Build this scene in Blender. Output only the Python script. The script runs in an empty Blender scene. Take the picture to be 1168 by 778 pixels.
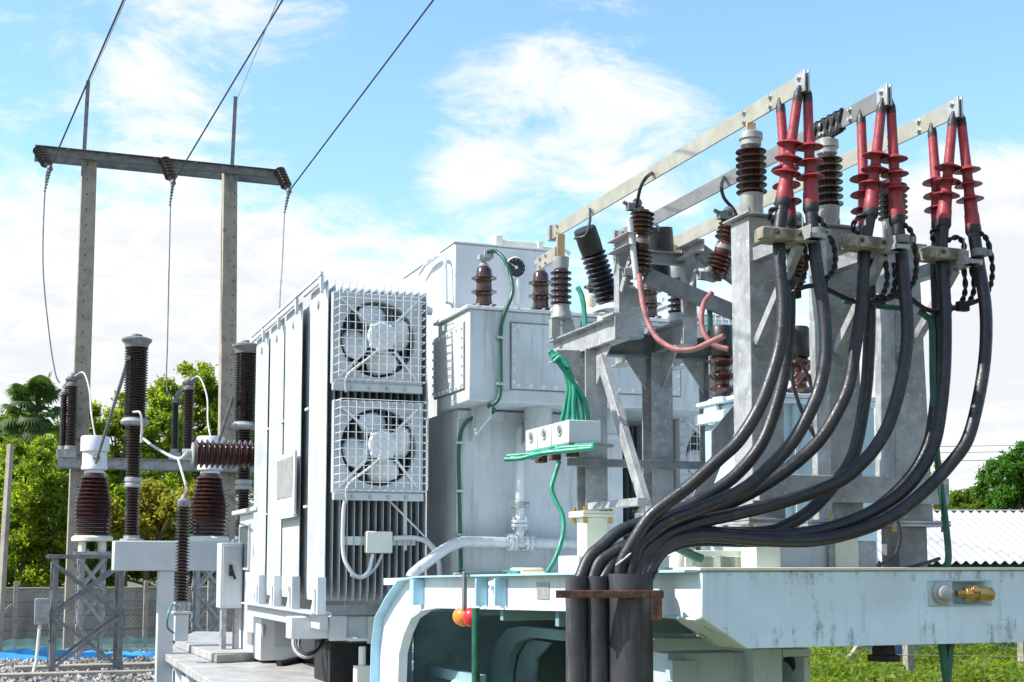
import bpy, bmesh, math, random
from mathutils import Vector as V, Matrix, Quaternion, noise as mnoise
random.seed(11)
S = bpy.context.scene
COL = S.collection
R = math.radians
PI = math.pi
# ------------------------------------------------------------------ camera
FPX = 1550.0                       # focal length in photo pixels (1168 wide)
TILT = R(5.5)
YAW = math.atan(584 / FPX)
EYE = V((0, 0, 2.0))
HOR = 645.0
PY0 = HOR - FPX * math.tan(TILT)
HF = V((math.sin(YAW), math.cos(YAW), 0))
HR = V((math.cos(YAW), -math.sin(YAW), 0))
CF = V((HF.x * math.cos(TILT), HF.y * math.cos(TILT), math.sin(TILT)))
CU = V((-HF.x * math.sin(TILT), -HF.y * math.sin(TILT), math.cos(TILT)))
def at(px, py, D=None, X=None, Y=None, Z=None):
    """survey helper: a sight line meets a known plane or distance"""
    d = CF + HR * ((px - 584) / FPX) + CU * (-(py - PY0) / FPX)
    if X is not None: t = X / d.x
    elif Y is not None: t = Y / d.y
    elif Z is not None: t = (Z - EYE.z) / d.z
    else: t = D / d.dot(HF)
    return EYE + d * t
cam = bpy.data.cameras.new('camera')
co = bpy.data.objects.new('camera', cam)
COL.objects.link(co)
co.location = EYE
co.matrix_world = Matrix(((HR.x, CU.x, -CF.x, EYE.x), (HR.y, CU.y, -CF.y, EYE.y), (HR.z, CU.z, -CF.z, EYE.z), (0, 0, 0, 1)))
cam.sensor_width = 36
cam.lens = 36 * FPX / 1168
cam.shift_y = (PY0 - 389) / 1168
cam.clip_start = 0.1
cam.clip_end = 6000
S.camera = co
# ------------------------------------------------------------------ materials
def nd(nt, t, **k):
    n = nt.nodes.new(t)
    for a, b in k.items():
        if a in n.inputs.keys(): n.inputs[a].default_value = b
        else: setattr(n, a, b)
    return n
def c4(c): return (c[0], c[1], c[2], 1)
def mixc(nt, fac, a, b, mode='MIX'):
    m = nt.nodes.new('ShaderNodeMix'); m.data_type = 'RGBA'; m.blend_type = mode
    for sock, v in ((m.inputs[0], fac), (m.inputs[6], a), (m.inputs[7], b)):
        if isinstance(v, (int, float)): sock.default_value = v
        elif isinstance(v, tuple): sock.default_value = c4(v)
        else: nt.links.new(v, sock)
    return m.outputs[2]
def ramp(nt, src, p0, p1, lo=0.0, hi=1.0):
    r = nt.nodes.new('ShaderNodeMapRange'); r.interpolation_type = 'SMOOTHSTEP'
    r.inputs[1].default_value = p0; r.inputs[2].default_value = p1
    r.inputs[3].default_value = lo; r.inputs[4].default_value = hi
    nt.links.new(src, r.inputs[0]); return r.outputs[0]
def coords(nt, sc=(1, 1, 1), kind='Object'):
    tc = nt.nodes.new('ShaderNodeTexCoord'); mp = nt.nodes.new('ShaderNodeMapping')
    mp.inputs['Scale'].default_value = sc
    nt.links.new(tc.outputs[kind], mp.inputs[0]); return mp.outputs[0]
def noise(nt, vec, scale, detail=4, rough=.6):
    n = nd(nt, 'ShaderNodeTexNoise', Scale=scale, Detail=detail, Roughness=rough)
    nt.links.new(vec, n.inputs['Vector']); return n.outputs['Fac']
def pmat(name, col, rough=.45, metal=0.0, var=.10, scale=4.0, dirt=None, damt=.5, dthr=(.52, .75), streak=False,
         spots=None, sthr=(.66, .70), bump=.0, bscale=60.0, rvar=.15, spec=.5, coat=0.0, trans=0.0, dscale=3.0):
    m = bpy.data.materials.new(name); m.use_nodes = True
    nt = m.node_tree; b = nt.nodes['Principled BSDF']
    vec = coords(nt)
    n1 = noise(nt, vec, scale)
    lo = tuple(max(0, c * (1 - var * 1.6)) for c in col); hi = tuple(min(1, c * (1 + var)) for c in col)
    cc = mixc(nt, ramp(nt, n1, .3, .7), lo, hi)
    if dirt:
        v2 = coords(nt, (5, 5, .45)) if streak else vec
        n2 = noise(nt, v2, dscale, 6, .65)
        f = ramp(nt, n2, dthr[0], dthr[1], 0, damt)
        cc = mixc(nt, f, cc, dirt)
    if spots:
        n3 = noise(nt, vec, 22, 3, .7)
        cc = mixc(nt, ramp(nt, n3, sthr[0], sthr[1]), cc, spots)
    nt.links.new(cc, b.inputs['Base Color'])
    n4 = noise(nt, vec, scale * 2.7)
    nt.links.new(ramp(nt, n4, .25, .75, max(.03, rough - rvar), min(1, rough + rvar)), b.inputs['Roughness'])
    b.inputs['Metallic'].default_value = metal
    b.inputs['Specular IOR Level'].default_value = spec
    if coat: b.inputs['Coat Weight'].default_value = coat; b.inputs['Coat Roughness'].default_value = .08
    if bump:
        bp = nd(nt, 'ShaderNodeBump', Strength=bump, Distance=.02)
        nt.links.new(noise(nt, vec, bscale, 5), bp.inputs['Height'])
        nt.links.new(bp.outputs[0], b.inputs['Normal'])
    return m
M = {}
M['paint_white'] = pmat('white_grey_paint', (.66, .69, .71), .42, var=.06, scale=2, dirt=(.42, .42, .39), damt=.35, streak=True, bump=.02)
M['paint_fin'] = pmat('weathered_radiator_paint', (.47, .505, .53), .45, var=.10, scale=2, dirt=(.30, .30, .28), damt=.5, streak=True, bump=.02)
M['paint_grey'] = pmat('pale_grey_paint', (.535, .57, .59), .45, var=.09, scale=1.6, dirt=(.24, .24, .22), damt=.55, streak=True, dthr=(.49, .74), bump=.03, spots=(.36, .34, .30), sthr=(.71, .74))
M['paint_cab'] = pmat('cabinet_grey_paint', (.50, .54, .57), .45, var=.06, scale=2, dirt=(.33, .33, .31), damt=.3, streak=True)
M['cream'] = pmat('cream_plastic', (.68, .70, .62), .5, var=.05)
M['blue_paint'] = pmat('light_blue_paint', (.56, .69, .745), .42, var=.08, scale=1.5, dirt=(.16, .19, .15), damt=.5, dthr=(.56, .8), streak=True, spots=(.30, .31, .28), sthr=(.69, .73), bump=.03)
M['blue_under_shade'] = pmat('shaded_blue_frame_paint', (.25, .42, .47), .5, var=.12, scale=1.5, dirt=(.10, .13, .12), damt=.6, streak=True)  # blue darkened for rib and rail, underdeck shade put into the colour
M['blue_edge_shade'] = pmat('shaded_blue_flange_paint', (.34, .56, .70), .42, var=.08, scale=1.5, dirt=(.2, .25, .25), damt=.4, streak=True)  # deeper blue paints in the shaded side of flange and stiffeners
M['blue_light'] = pmat('pale_blue_paint', (.62, .72, .76), .42, var=.07, scale=1.5, dirt=(.3, .32, .28), damt=.4, streak=True)
M['teal'] = pmat('dark_teal_paint', (.21, .35, .40), .55, var=.15, scale=2, dirt=(.07, .09, .08), damt=.6)  # darker teal for inner webs, bulkhead and cross members
M['galv'] = pmat('galvanised_steel', (.335, .345, .35), .55, .2, var=.18, scale=7, dirt=(.20, .195, .185), damt=.55, dscale=5, bump=.05, bscale=90, spots=(.43, .44, .445), sthr=(.57, .66))
M['galv_dark'] = pmat('weathered_galvanised_steel', (.20, .205, .205), .6, .2, var=.18, scale=7, dirt=(.16, .14, .12), damt=.5, dscale=5, bump=.05)
M['alu'] = pmat('aluminium_bar', (.37, .355, .285), .42, .25, var=.10, scale=5, dirt=(.34, .30, .20), damt=.5, dscale=4)
M['alu_dark'] = pmat('dull_aluminium_bar', (.21, .205, .195), .45, .3, var=.10, scale=5, dirt=(.24, .22, .18), damt=.5, dscale=4)
M['bolt'] = pmat('zinc_bolts', (.50, .50, .48), .4, .7, var=.1)
M['brass'] = pmat('brass', (.55, .36, .12), .35, .9, var=.2, scale=20, dirt=(.2, .12, .04), damt=.5)
M['copper'] = pmat('copper_strip', (.62, .40, .20), .4, .6, var=.15)
M['porcelain'] = pmat('brown_porcelain', (.048, .020, .017), .14, var=.25, scale=6, dirt=(.11, .085, .07), damt=.30, dscale=8, spec=.7, rvar=.08)
M['porc_dark'] = pmat('dark_brown_porcelain', (.026, .016, .014), .16, var=.25, scale=6, dirt=(.12, .09, .07), damt=.35, dscale=8, spec=.7, rvar=.08)
M['porc_red'] = pmat('red_brown_porcelain', (.066, .024, .017), .13, var=.25, scale=6, spec=.7, rvar=.06)
M['poly_black'] = pmat('black_polymer', (.018, .019, .021), .45, var=.2)
M['rubber'] = pmat('black_cable_sheath', (.013, .014, .018), .44, var=.18, scale=9, dirt=(.07, .066, .062), damt=.4, dthr=(.48, .78), dscale=7, bump=.12, bscale=70, spots=(.14, .13, .12), sthr=(.66, .73))
M['pipe_black'] = pmat('black_plastic_conduit', (.035, .037, .045), .5, var=.2, scale=4, dirt=(.17, .155, .14), damt=.55, dthr=(.5, .78), dscale=5, streak=True)
M['tape'] = pmat('black_tape', (.014, .014, .015), .5, var=.2, bump=.3, bscale=40)
M['red'] = pmat('red_heat_shrink', (.30, .030, .042), .52, var=.22, scale=9, dirt=(.15, .035, .035), damt=.65, dscale=8, bump=.14, bscale=35)
M['pink'] = pmat('pink_cable_sheath', (.30, .105, .105), .55, var=.2, scale=12, dirt=(.16, .07, .065), damt=.6, dscale=10, bump=.25, bscale=70)
M['green'] = pmat('green_cable_sheath', (.012, .24, .15), .42, var=.2, scale=9, dirt=(.12, .2, .15), damt=.3)
M['green_dark'] = pmat('dark_green_cable_sheath', (.012, .10, .065), .42, var=.2, scale=9)
M['wood'] = pmat('weathered_wood', (.36, .32, .25), .85, var=.3, scale=14, dirt=(.09, .08, .065), damt=.85, dthr=(.42, .66), dscale=9, bump=.2, bscale=30)
M['rust'] = pmat('rusty_steel', (.085, .034, .020), .9, var=.5, scale=14, dirt=(.022, .016, .014), damt=.85, dthr=(.42, .66), spots=(.20, .085, .035), sthr=(.60, .72), bump=.3, bscale=40)
M['rust_white'] = pmat('cream_paint_with_rust', (.62, .60, .46), .55, var=.06, dirt=(.28, .13, .05), damt=.8, dthr=(.60, .74), dscale=7)
M['white_ped'] = pmat('ivory_paint', (.70, .70, .57), .45, var=.06, dirt=(.35, .25, .12), damt=.6, dthr=(.6, .8), dscale=6)
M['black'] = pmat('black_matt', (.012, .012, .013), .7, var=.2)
M['glass'] = pmat('dark_glass', (.07, .09, .10), .08, var=.1, spec=.8, rvar=.03)
M['concrete'] = pmat('weathered_concrete', (.37, .335, .28), .9, var=.18, scale=2.5, dirt=(.14, .10, .08), damt=.7, dthr=(.52, .72), dscale=2.5, bump=.25, bscale=45, spots=(.2, .17, .14), sthr=(.64, .7))
M['block_wall'] = None
M['amber'] = pmat('amber_reflector', (.75, .33, .10), .3, var=.1)
M['orange'] = pmat('orange_lens', (.80, .24, .03), .25, var=.1)
M['redlens'] = pmat('red_lens', (.70, .03, .03), .25, var=.1)
M['yellow'] = pmat('yellow_paint', (.75, .50, .05), .5)
M['wire'] = pmat('bare_conductor', (.26, .27, .28), .45, .5, var=.15)
M['wire_dark'] = pmat('dark_conductor', (.07, .075, .08), .5, .3, var=.15)
M['wire_white'] = pmat('white_insulated_wire', (.50, .51, .50), .5, var=.1)
M['plate_grey'] = pmat('grey_name_plate', (.36, .37, .36), .4, .3, var=.12, scale=12)
M['tin'] = pmat('blue_grey_tank_paint', (.40, .52, .57), .45, var=.1, scale=2, dirt=(.2, .24, .23), damt=.5, streak=True)  # one even blue-grey paint for service tank, cabinets and boxes
M['bark'] = pmat('tree_bark', (.11, .085, .06), .9, var=.3, scale=8, bump=.4, bscale=20)
# ------------------------------------------------------------------ mesh builder
ZUP = V((0, 0, 1))
class MB:
    def __init__(s): s.v = []; s.f = []
    def add(s, vs, fs):
        o = len(s.v); s.v += [V(p) for p in vs]; s.f += [tuple(i + o for i in f) for f in fs]; return s
    def bb(s, lo, hi):
        x0, y0, z0 = (min(lo[i], hi[i]) for i in range(3)); x1, y1, z1 = (max(lo[i], hi[i]) for i in range(3))
        return s.add([(x0, y0, z0), (x1, y0, z0), (x1, y1, z0), (x0, y1, z0), (x0, y0, z1), (x1, y0, z1), (x1, y1, z1), (x0, y1, z1)],
                     [(0, 3, 2, 1), (4, 5, 6, 7), (0, 1, 5, 4), (1, 2, 6, 5), (2, 3, 7, 6), (3, 0, 4, 7)])
    def box(s, c, size, ax=None):
        c = V(c)
        if ax is None: ax = (V((1, 0, 0)), V((0, 1, 0)), V((0, 0, 1)))
        h = [ax[i] * (size[i] / 2) for i in range(3)]
        vs = [c + h[0] * a + h[1] * b + h[2] * d for d in (-1, 1) for a, b in ((-1, -1), (1, -1), (1, 1), (-1, 1))]
        return s.add(vs, [(0, 3, 2, 1), (4, 5, 6, 7), (0, 1, 5, 4), (1, 2, 6, 5), (2, 3, 7, 6), (3, 0, 4, 7)])
    def bar(s, p, q, w, h, up=ZUP):
        p, q = V(p), V(q); d = (q - p); L = d.length; d.normalize()
        up = V(up)
        if abs(d.dot(up)) > .98: up = V((0, 1, 0)) if abs(d.y) < .9 else V((1, 0, 0))
        sx = d.cross(up).normalized(); u = sx.cross(d)
        return s.box((p + q) / 2, (w, L, h), (sx, d, u))
    def prism(s, pts, vec):
        pts = [V(p) for p in pts]; n = len(pts); vec = V(vec)
        return s.add(pts + [p + vec for p in pts], [tuple(range(n))[::-1], tuple(range(n, 2 * n))] + [(i, (i + 1) % n, n + (i + 1) % n, n + i) for i in range(n)])
    def section(s, p, q, prof, up=ZUP):
        """extrude a closed 2-D profile (side, up) from p to q"""
        p, q = V(p), V(q); d = (q - p).normalized(); up = V(up)
        if abs(d.dot(up)) > .98: up = V((0, 1, 0)) if abs(d.y) < .9 else V((1, 0, 0))
        sx = d.cross(up).normalized(); u = sx.cross(d)
        return s.prism([p + sx * a + u * b for a, b in prof], q - p)
    def angle(s, p, q, w=.06, t=.008, up=ZUP, fx=1, fz=1):
        return s.section(p, q, [(0, 0), (fx * w, 0), (fx * w, fz * t), (fx * t, fz * t), (fx * t, fz * w), (0, fz * w)], up)
    def ibeam(s, p, q, w, h, t=.012, up=ZUP):
        a, b = w / 2, h / 2
        return s.section(p, q, [(-a, -b), (a, -b), (a, -b + t), (t / 2, -b + t), (t / 2, b - t), (a, b - t), (a, b), (-a, b), (-a, b - t), (-t / 2, b - t), (-t / 2, -b + t), (-a, -b + t)], up)
    def channel(s, p, q, w, h, t=.01, up=ZUP, flip=1):
        b = h / 2; w *= flip; tt = t * flip
        return s.section(p, q, [(0, -b), (w, -b), (w, -b + t), (tt, -b + t), (tt, b - t), (w, b - t), (w, b), (0, b)], up)
    def tube(s, pts, r, n=10, caps=True):
        pts = [V(p) for p in pts]; m = len(pts)
        rs = r if isinstance(r, (list, tuple)) else [r] * m
        t0 = (pts[1] - pts[0]).normalized()
        a = V((0, 0, 1)) if abs(t0.z) < .9 else V((1, 0, 0))
        nx = t0.cross(a).normalized(); vs = []; pt = t0
        for i, p in enumerate(pts):
            t = (pts[min(i + 1, m - 1)] - pts[max(i - 1, 0)])
            t = t.normalized() if t.length > 1e-9 else pt
            ax = pt.cross(t)
            if ax.length > 1e-7: nx = Quaternion(ax.normalized(), pt.angle(t)) @ nx
            nx = (nx - t * nx.dot(t)).normalized(); pt = t; b = t.cross(nx)
            vs += [p + (nx * math.cos(2 * PI * k / n) + b * math.sin(2 * PI * k / n)) * rs[i] for k in range(n)]
        fs = [(i * n + k, i * n + (k + 1) % n, (i + 1) * n + (k + 1) % n, (i + 1) * n + k) for i in range(m - 1) for k in range(n)]
        if caps: fs += [tuple(range(n))[::-1], tuple(range((m - 1) * n, m * n))]
        return s.add(vs, fs)
    def cyl(s, p, q, r, r2=None, n=20): return s.tube([p, q], [r, r if r2 is None else r2], n)
    def lathe(s, o, axis, prof, n=28):
        o = V(o); ax = V(axis).normalized(); a = V((0, 0, 1)) if abs(ax.z) < .9 else V((1, 0, 0))
        nx = ax.cross(a).normalized(); b = ax.cross(nx); vs = []
        for r, t in prof:
            vs += [o + ax * t + (nx * math.cos(2 * PI * k / n) + b * math.sin(2 * PI * k / n)) * max(r, 1e-4) for k in range(n)]
        m = len(prof)
        fs = [(i * n + k, i * n + (k + 1) % n, (i + 1) * n + (k + 1) % n, (i + 1) * n + k) for i in range(m - 1) for k in range(n)]
        fs += [tuple(range(n))[::-1], tuple(range((m - 1) * n, m * n))]
        return s.add(vs, fs)
    def sphere(s, c, r, sc=(1, 1, 1), n=14):
        c = V(c)
        return s.lathe_raw(c, [(math.sin(PI * i / 8) * r, -math.cos(PI * i / 8) * r) for i in range(9)], sc, n)
    def lathe_raw(s, c, prof, sc, n):
        vs = []
        for r, t in prof: vs += [c + V((math.cos(2 * PI * k / n) * r * sc[0], math.sin(2 * PI * k / n) * r * sc[1], t * sc[2])) for k in range(n)]
        m = len(prof)
        return s.add(vs, [(i * n + k, i * n + (k + 1) % n, (i + 1) * n + (k + 1) % n, (i + 1) * n + k) for i in range(m - 1) for k in range(n)])
    def bolt(s, p, axis, r=.014, h=.012):
        p = V(p); a = V(axis).normalized()
        s.tube([p, p + a * h * .3], r * 1.45, 10); return s.tube([p + a * h * .3, p + a * h * 1.3], r, 6)
    def build(s, name, mat, parent=None, bevel=0.0, ang=40, smooth=True):
        me = bpy.data.meshes.new(name)
        org = V((0, 0, 0))
        if parent is None:
            xs = [v.x for v in s.v]; ys = [v.y for v in s.v]
            org = V(((min(xs) + max(xs)) / 2, (min(ys) + max(ys)) / 2, min(v.z for v in s.v)))
        else:
            r = parent
            while r.parent: r = r.parent
            org = V(r.location)
        me.from_pydata([v - org for v in s.v], [], s.f)
        bm = bmesh.new(); bm.from_mesh(me)
        bmesh.ops.recalc_face_normals(bm, faces=bm.faces[:]); bm.to_mesh(me); bm.free()
        if smooth:
            for p in me.polygons: p.use_smooth = True
            me.set_sharp_from_angle(angle=R(ang))
        o = bpy.data.objects.new(name, me); COL.objects.link(o)
        if mat is not None: me.materials.append(M[mat] if isinstance(mat, str) else mat)
        if parent is not None: o.parent = parent
        else: o.location = org
        if bevel:
            b = o.modifiers.new('bevel', 'BEVEL'); b.width = bevel; b.segments = 2; b.limit_method = 'ANGLE'; b.angle_limit = R(50)
        return o
def tag(o, label, cat, group=None, kind=None):
    if label: o['label'] = label
    if cat: o['category'] = cat
    if group: o['group'] = group
    if kind: o['kind'] = kind
    return o
def thing(name, label, cat, loc, group=None):
    o = bpy.data.objects.new(name, None); COL.objects.link(o); o.location = V(loc)
    o.empty_display_size = .1
    return tag(o, label, cat, group)
def struct(o): o['kind'] = 'structure'; return o
def kids(o): return [c for c in bpy.data.objects if c.parent == o]
def copy_tree(o, parent=None):
    c = o.copy(); COL.objects.link(c)
    if parent is not None: c.parent = parent
    for ch in kids(o): copy_tree(ch, c)
    return c
def smooth(pts, n=6):
    pts = [V(p) for p in pts]; out = []
    P = [pts[0] * 2 - pts[1]] + pts + [pts[-1] * 2 - pts[-2]]
    for i in range(1, len(P) - 2):
        a, b, c, d = P[i - 1], P[i], P[i + 1], P[i + 2]
        for k in range(n):
            t = k / n
            out.append(.5 * ((2 * b) + (c - a) * t + (2 * a - 5 * b + 4 * c - d) * t * t + (3 * b - a - 3 * c + d) * t ** 3))
    out.append(pts[-1]); return out
def path(pp, D0=None, D1=None):
    """sight points [(px,py[,D])] to world points, distance D0..D1 spread along the run"""
    if len(pp[0]) == 3: return [at(a, b, D=d) for a, b, d in pp]
    L = [0]
    for i in range(1, len(pp)): L.append(L[-1] + math.hypot(pp[i][0] - pp[i - 1][0], pp[i][1] - pp[i - 1][1]))
    return [at(a, b, D=D0 + (D1 - D0) * l / L[-1]) for (a, b), l in zip(pp, L)]
def twist(m, pts, r, turns):
    """two strands wound round each other"""
    pts = smooth(pts, 14); n = len(pts)
    for ph in (0, PI):
        out = []
        for i, p in enumerate(pts):
            t = (pts[min(i + 1, n - 1)] - pts[max(i - 1, 0)]).normalized()
            a = t.cross(V((.31, .9, .2))).normalized(); b = t.cross(a)
            w = ph + turns * 2 * PI * i / (n - 1)
            out.append(p + (a * math.cos(w) + b * math.sin(w)) * r * .95)
        m.tube(out, r, 6)
    return m
def sheds(L, n, rc, rs, lead=.0, dip=.3, th=.3):
    """profile of a porcelain body: n drooping sheds on a core"""
    pr = [(rc, 0)]
    p = (L - 2 * lead) / n
    for i in range(n):
        z = lead + i * p
        pr += [(rc, z + p * .12), (rs * .97, z + p * (.34 - dip * .5)), (rs, z + p * (.42 - dip * .4)), (rs * .96, z + p * (.50 - dip * .2)), (rc * 1.06, z + p * (.50 + th)), (rc, z + p * .96)]
    pr.append((rc, L)); return pr
# ------------------------------------------------------------------ sky and sun
def mossy():
    m = pmat('mossy_light_blue_paint', (.585, .705, .775), .45, var=.07, scale=1.6, dirt=(.26, .30, .28), damt=.45, dthr=(.52, .80), streak=True, spots=(.16, .19, .14), sthr=(.675, .73), bump=.04)
    nt = m.node_tree; b = nt.nodes['Principled BSDF']; old = b.inputs['Base Color'].links[0].from_socket
    vec = coords(nt); sx = nt.nodes.new('ShaderNodeSeparateXYZ'); nt.links.new(vec, sx.inputs[0])
    n1 = noise(nt, coords(nt, (4, 4, .9)), 2.2, 7, .7); n2 = noise(nt, vec, 38, 4, .75)
    lowf = ramp(nt, sx.outputs[2], 1.66, 1.75, .09, 0); topf = ramp(nt, sx.outputs[2], 1.86, 1.975, 0, .10)
    s = nt.nodes.new('ShaderNodeMath'); s.operation = 'ADD'; nt.links.new(n1, s.inputs[0]); nt.links.new(lowf, s.inputs[1])
    s2 = nt.nodes.new('ShaderNodeMath'); s2.operation = 'ADD'; nt.links.new(s.outputs[0], s2.inputs[0]); nt.links.new(topf, s2.inputs[1])
    s3 = nt.nodes.new('ShaderNodeMath'); s3.operation = 'MULTIPLY_ADD'; nt.links.new(n2, s3.inputs[0]); s3.inputs[1].default_value = .35; nt.links.new(s2.outputs[0], s3.inputs[2])
    nt.links.new(mixc(nt, ramp(nt, s3.outputs[0], .76, .98, 0, .85), old, (.075, .10, .055)), b.inputs['Base Color'])
    return m
M['mossy'] = mossy()
SUN_EL, SUN_AZ = R(44), R(7)            # sun stands to the left (-X), a little beyond the rig
sdir = V((-math.cos(SUN_EL) * math.cos(SUN_AZ), math.cos(SUN_EL) * math.sin(SUN_AZ), math.sin(SUN_EL)))
w = bpy.data.worlds.new('World'); S.world = w; w.use_nodes = True
nt = w.node_tree; bg = nt.nodes['Background']
sky = nt.nodes.new('ShaderNodeTexSky'); sky.sky_type = 'NISHITA'; sky.sun_disc = False
sky.sun_elevation = SUN_EL; sky.sun_rotation = -PI / 2 + SUN_AZ
sky.air_density = 1.0; sky.dust_density = .6; sky.ozone_density = 1.4
tc = nt.nodes.new('ShaderNodeTexCoord')
sep = nt.nodes.new('ShaderNodeSeparateXYZ'); nt.links.new(tc.outputs['Generated'], sep.inputs[0])
add = nd(nt, 'ShaderNodeMath', operation='ADD'); nt.links.new(sep.outputs[2], add.inputs[0]); add.inputs[1].default_value = .22
dv = nt.nodes.new('ShaderNodeVectorMath'); dv.operation = 'DIVIDE'
nt.links.new(tc.outputs['Generated'], dv.inputs[0])
cmb = nt.nodes.new('ShaderNodeCombineXYZ')
for i in range(3): nt.links.new(add.outputs[0], cmb.inputs[i])
nt.links.new(cmb.outputs[0], dv.inputs[1])
mp = nt.nodes.new('ShaderNodeMapping'); mp.inputs['Location'].default_value = (3.1, .35, 0); mp.inputs['Scale'].default_value = (1, 1, .6)
nt.links.new(dv.outputs[0], mp.inputs[0])
cn = nd(nt, 'ShaderNodeTexNoise', Scale=1.25, Detail=9, Roughness=.56, Distortion=.25); nt.links.new(mp.outputs[0], cn.inputs['Vector'])
cn2 = nd(nt, 'ShaderNodeTexNoise', Scale=5.5, Detail=11, Roughness=.66, Distortion=.5); nt.links.new(mp.outputs[0], cn2.inputs['Vector'])
m1 = nd(nt, 'ShaderNodeMath', operation='MULTIPLY_ADD'); nt.links.new(cn2.outputs['Fac'], m1.inputs[0]); m1.inputs[1].default_value = 1.0
nt.links.new(cn.outputs['Fac'], m1.inputs[2])
# more cover towards the horizon
hz = ramp(nt, sep.outputs[2], .02, .42, .26, -.03)
m2 = nd(nt, 'ShaderNodeMath', operation='ADD'); nt.links.new(m1.outputs[0], m2.inputs[0]); nt.links.new(hz, m2.inputs[1])
last = m2.outputs[0]
for px, py, rad, wt in ((600, 200, 9, .03), (530, 140, 3, .04), (690, 130, 4, .04), (520, 215, 4, .05), (1160, 250, 7, .22), (1130, 420, 6, .10), (150, 330, 12, .16), (380, 330, 9, .10), (215, 70, 6, .10), (760, 50, 7, .09),
                        (300, 150, 5, -.10), (50, 70, 6, -.08), (430, 200, 4, -.12), (1040, 60, 8, -.22), (950, 30, 8, -.12), (640, 300, 4, -.12), (480, 60, 5, -.07), (1150, 140, 3, -.1), (390, 90, 5, -.06)):
    dd = at(px, py, D=1.0) - EYE; dd.normalize()
    dt = nt.nodes.new('ShaderNodeVectorMath'); dt.operation = 'DOT_PRODUCT'; nt.links.new(tc.outputs['Generated'], dt.inputs[0]); dt.inputs[1].default_value = dd
    bl = ramp(nt, dt.outputs['Value'], math.cos(R(rad)), 1.0, 0, wt)
    ad = nd(nt, 'ShaderNodeMath', operation='ADD'); nt.links.new(last, ad.inputs[0]); nt.links.new(bl, ad.inputs[1]); last = ad.outputs[0]
m2 = last.node
cover = ramp(nt, m2.outputs[0], .92, 1.24, 0, .97)
dens = ramp(nt, m2.outputs[0], 1.14, 1.40, 0, 1)
cloud = mixc(nt, dens, (8.3, 8.3, 8.3), (6.9, 7.0, 7.2))
skyc = mixc(nt, 1.0, sky.outputs[0], (1.95, 2.30, 2.30), 'MULTIPLY')
nt.links.new(mixc(nt, cover, skyc, cloud), bg.inputs['Color'])
bg.inputs['Strength'].default_value = .083
sl = bpy.data.lights.new('sun', 'SUN'); sl.energy = 4.8; sl.angle = R(.5); sl.color = (1, .955, .88)
so = bpy.data.objects.new('sun', sl); COL.objects.link(so); so.rotation_mode = 'QUATERNION'
so.rotation_quaternion = sdir.to_track_quat('Z', 'Y'); so.location = sdir * 60
S.view_settings.view_transform = 'Standard'; S.view_settings.look = 'None'; S.view_settings.gamma = 1
S.view_settings.exposure = .66
# ================================================================== GROUND AND YARD
def ground_mat(name, cols, scales, bump=.4):
    m = bpy.data.materials.new(name); m.use_nodes = True; nt = m.node_tree; b = nt.nodes['Principled BSDF']
    vec = coords(nt)
    a = mixc(nt, ramp(nt, noise(nt, vec, scales[0], 6), .35, .65), cols[0], cols[1])
    a = mixc(nt, ramp(nt, noise(nt, vec, scales[1], 5, .7), .45, .6), a, cols[2])
    nt.links.new(a, b.inputs['Base Color']); b.inputs['Roughness'].default_value = .95
    bp = nd(nt, 'ShaderNodeBump', Strength=bump, Distance=.05); nt.links.new(noise(nt, vec, scales[1] * 3, 6), bp.inputs['Height'])
    nt.links.new(bp.outputs[0], b.inputs['Normal']); return m
M['earth'] = ground_mat('grassy_earth', ((.06, .09, .025), (.12, .13, .05), (.17, .14, .08)), (.15, 1.2))
M['gravel'] = ground_mat('grey_gravel', ((.20, .19, .18), (.30, .29, .27), (.09, .085, .08)), (9, 14), .9)
m = MB(); n = 60
for i in range(n + 1):
    for j in range(n + 1):
        u, v_ = (i / n * 2 - 1), (j / n * 2 - 1)
        x, y = u * abs(u) ** 1.6 * 2500, v_ * abs(v_) ** 1.6 * 2500
        m.v.append(V((x, y, 0)))
for i in range(n):
    for j in range(n):
        a = i * (n + 1) + j; m.f.append((a, a + n + 1, a + n + 2, a + 1))
struct(m.build('ground', 'earth'))
g0 = [at(-160, 738, Z=0), at(420, 738, Z=0)]
m = MB(); m.prism([(-22, 12, 0.004), (14, 12, 0.004), (10, 35.2, 0.004), (-22, 35.2, 0.004)], (0, 0, .002))
struct(m.build('gravel_bed', 'gravel'))
random.seed(5)
m = MB()
for k in range(12000):
    D = random.uniform(19, 35); x = random.uniform(-.44, .02) * D
    p = HF * D + HR * x; r = random.uniform(.028, .075)
    if p.y > 34: continue
    q = Quaternion((random.random(), random.random(), random.random(), random.random())).normalized()
    vs = [p + V((0, 0, r * .3)) + q @ (V(c) * r * random.uniform(.6, 1.15)) for c in ((1, 0, 0), (0, 1, 0), (-1, 0, 0), (0, -1, 0), (0, 0, 1), (0, 0, -1))]
    m.add(vs, [(0, 1, 4), (1, 2, 4), (2, 3, 4), (3, 0, 4), (1, 0, 5), (2, 1, 5), (3, 2, 5), (0, 3, 5)])
M['stone'] = pmat('crushed_stone', (.34, .33, .31), .9, var=.45, scale=3.3, dirt=(.14, .13, .12), damt=.8)
tag(m.build('gravel', 'stone', smooth=False), 'loose grey crushed stone covering the yard on the left', 'gravel', kind='stuff')
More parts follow.
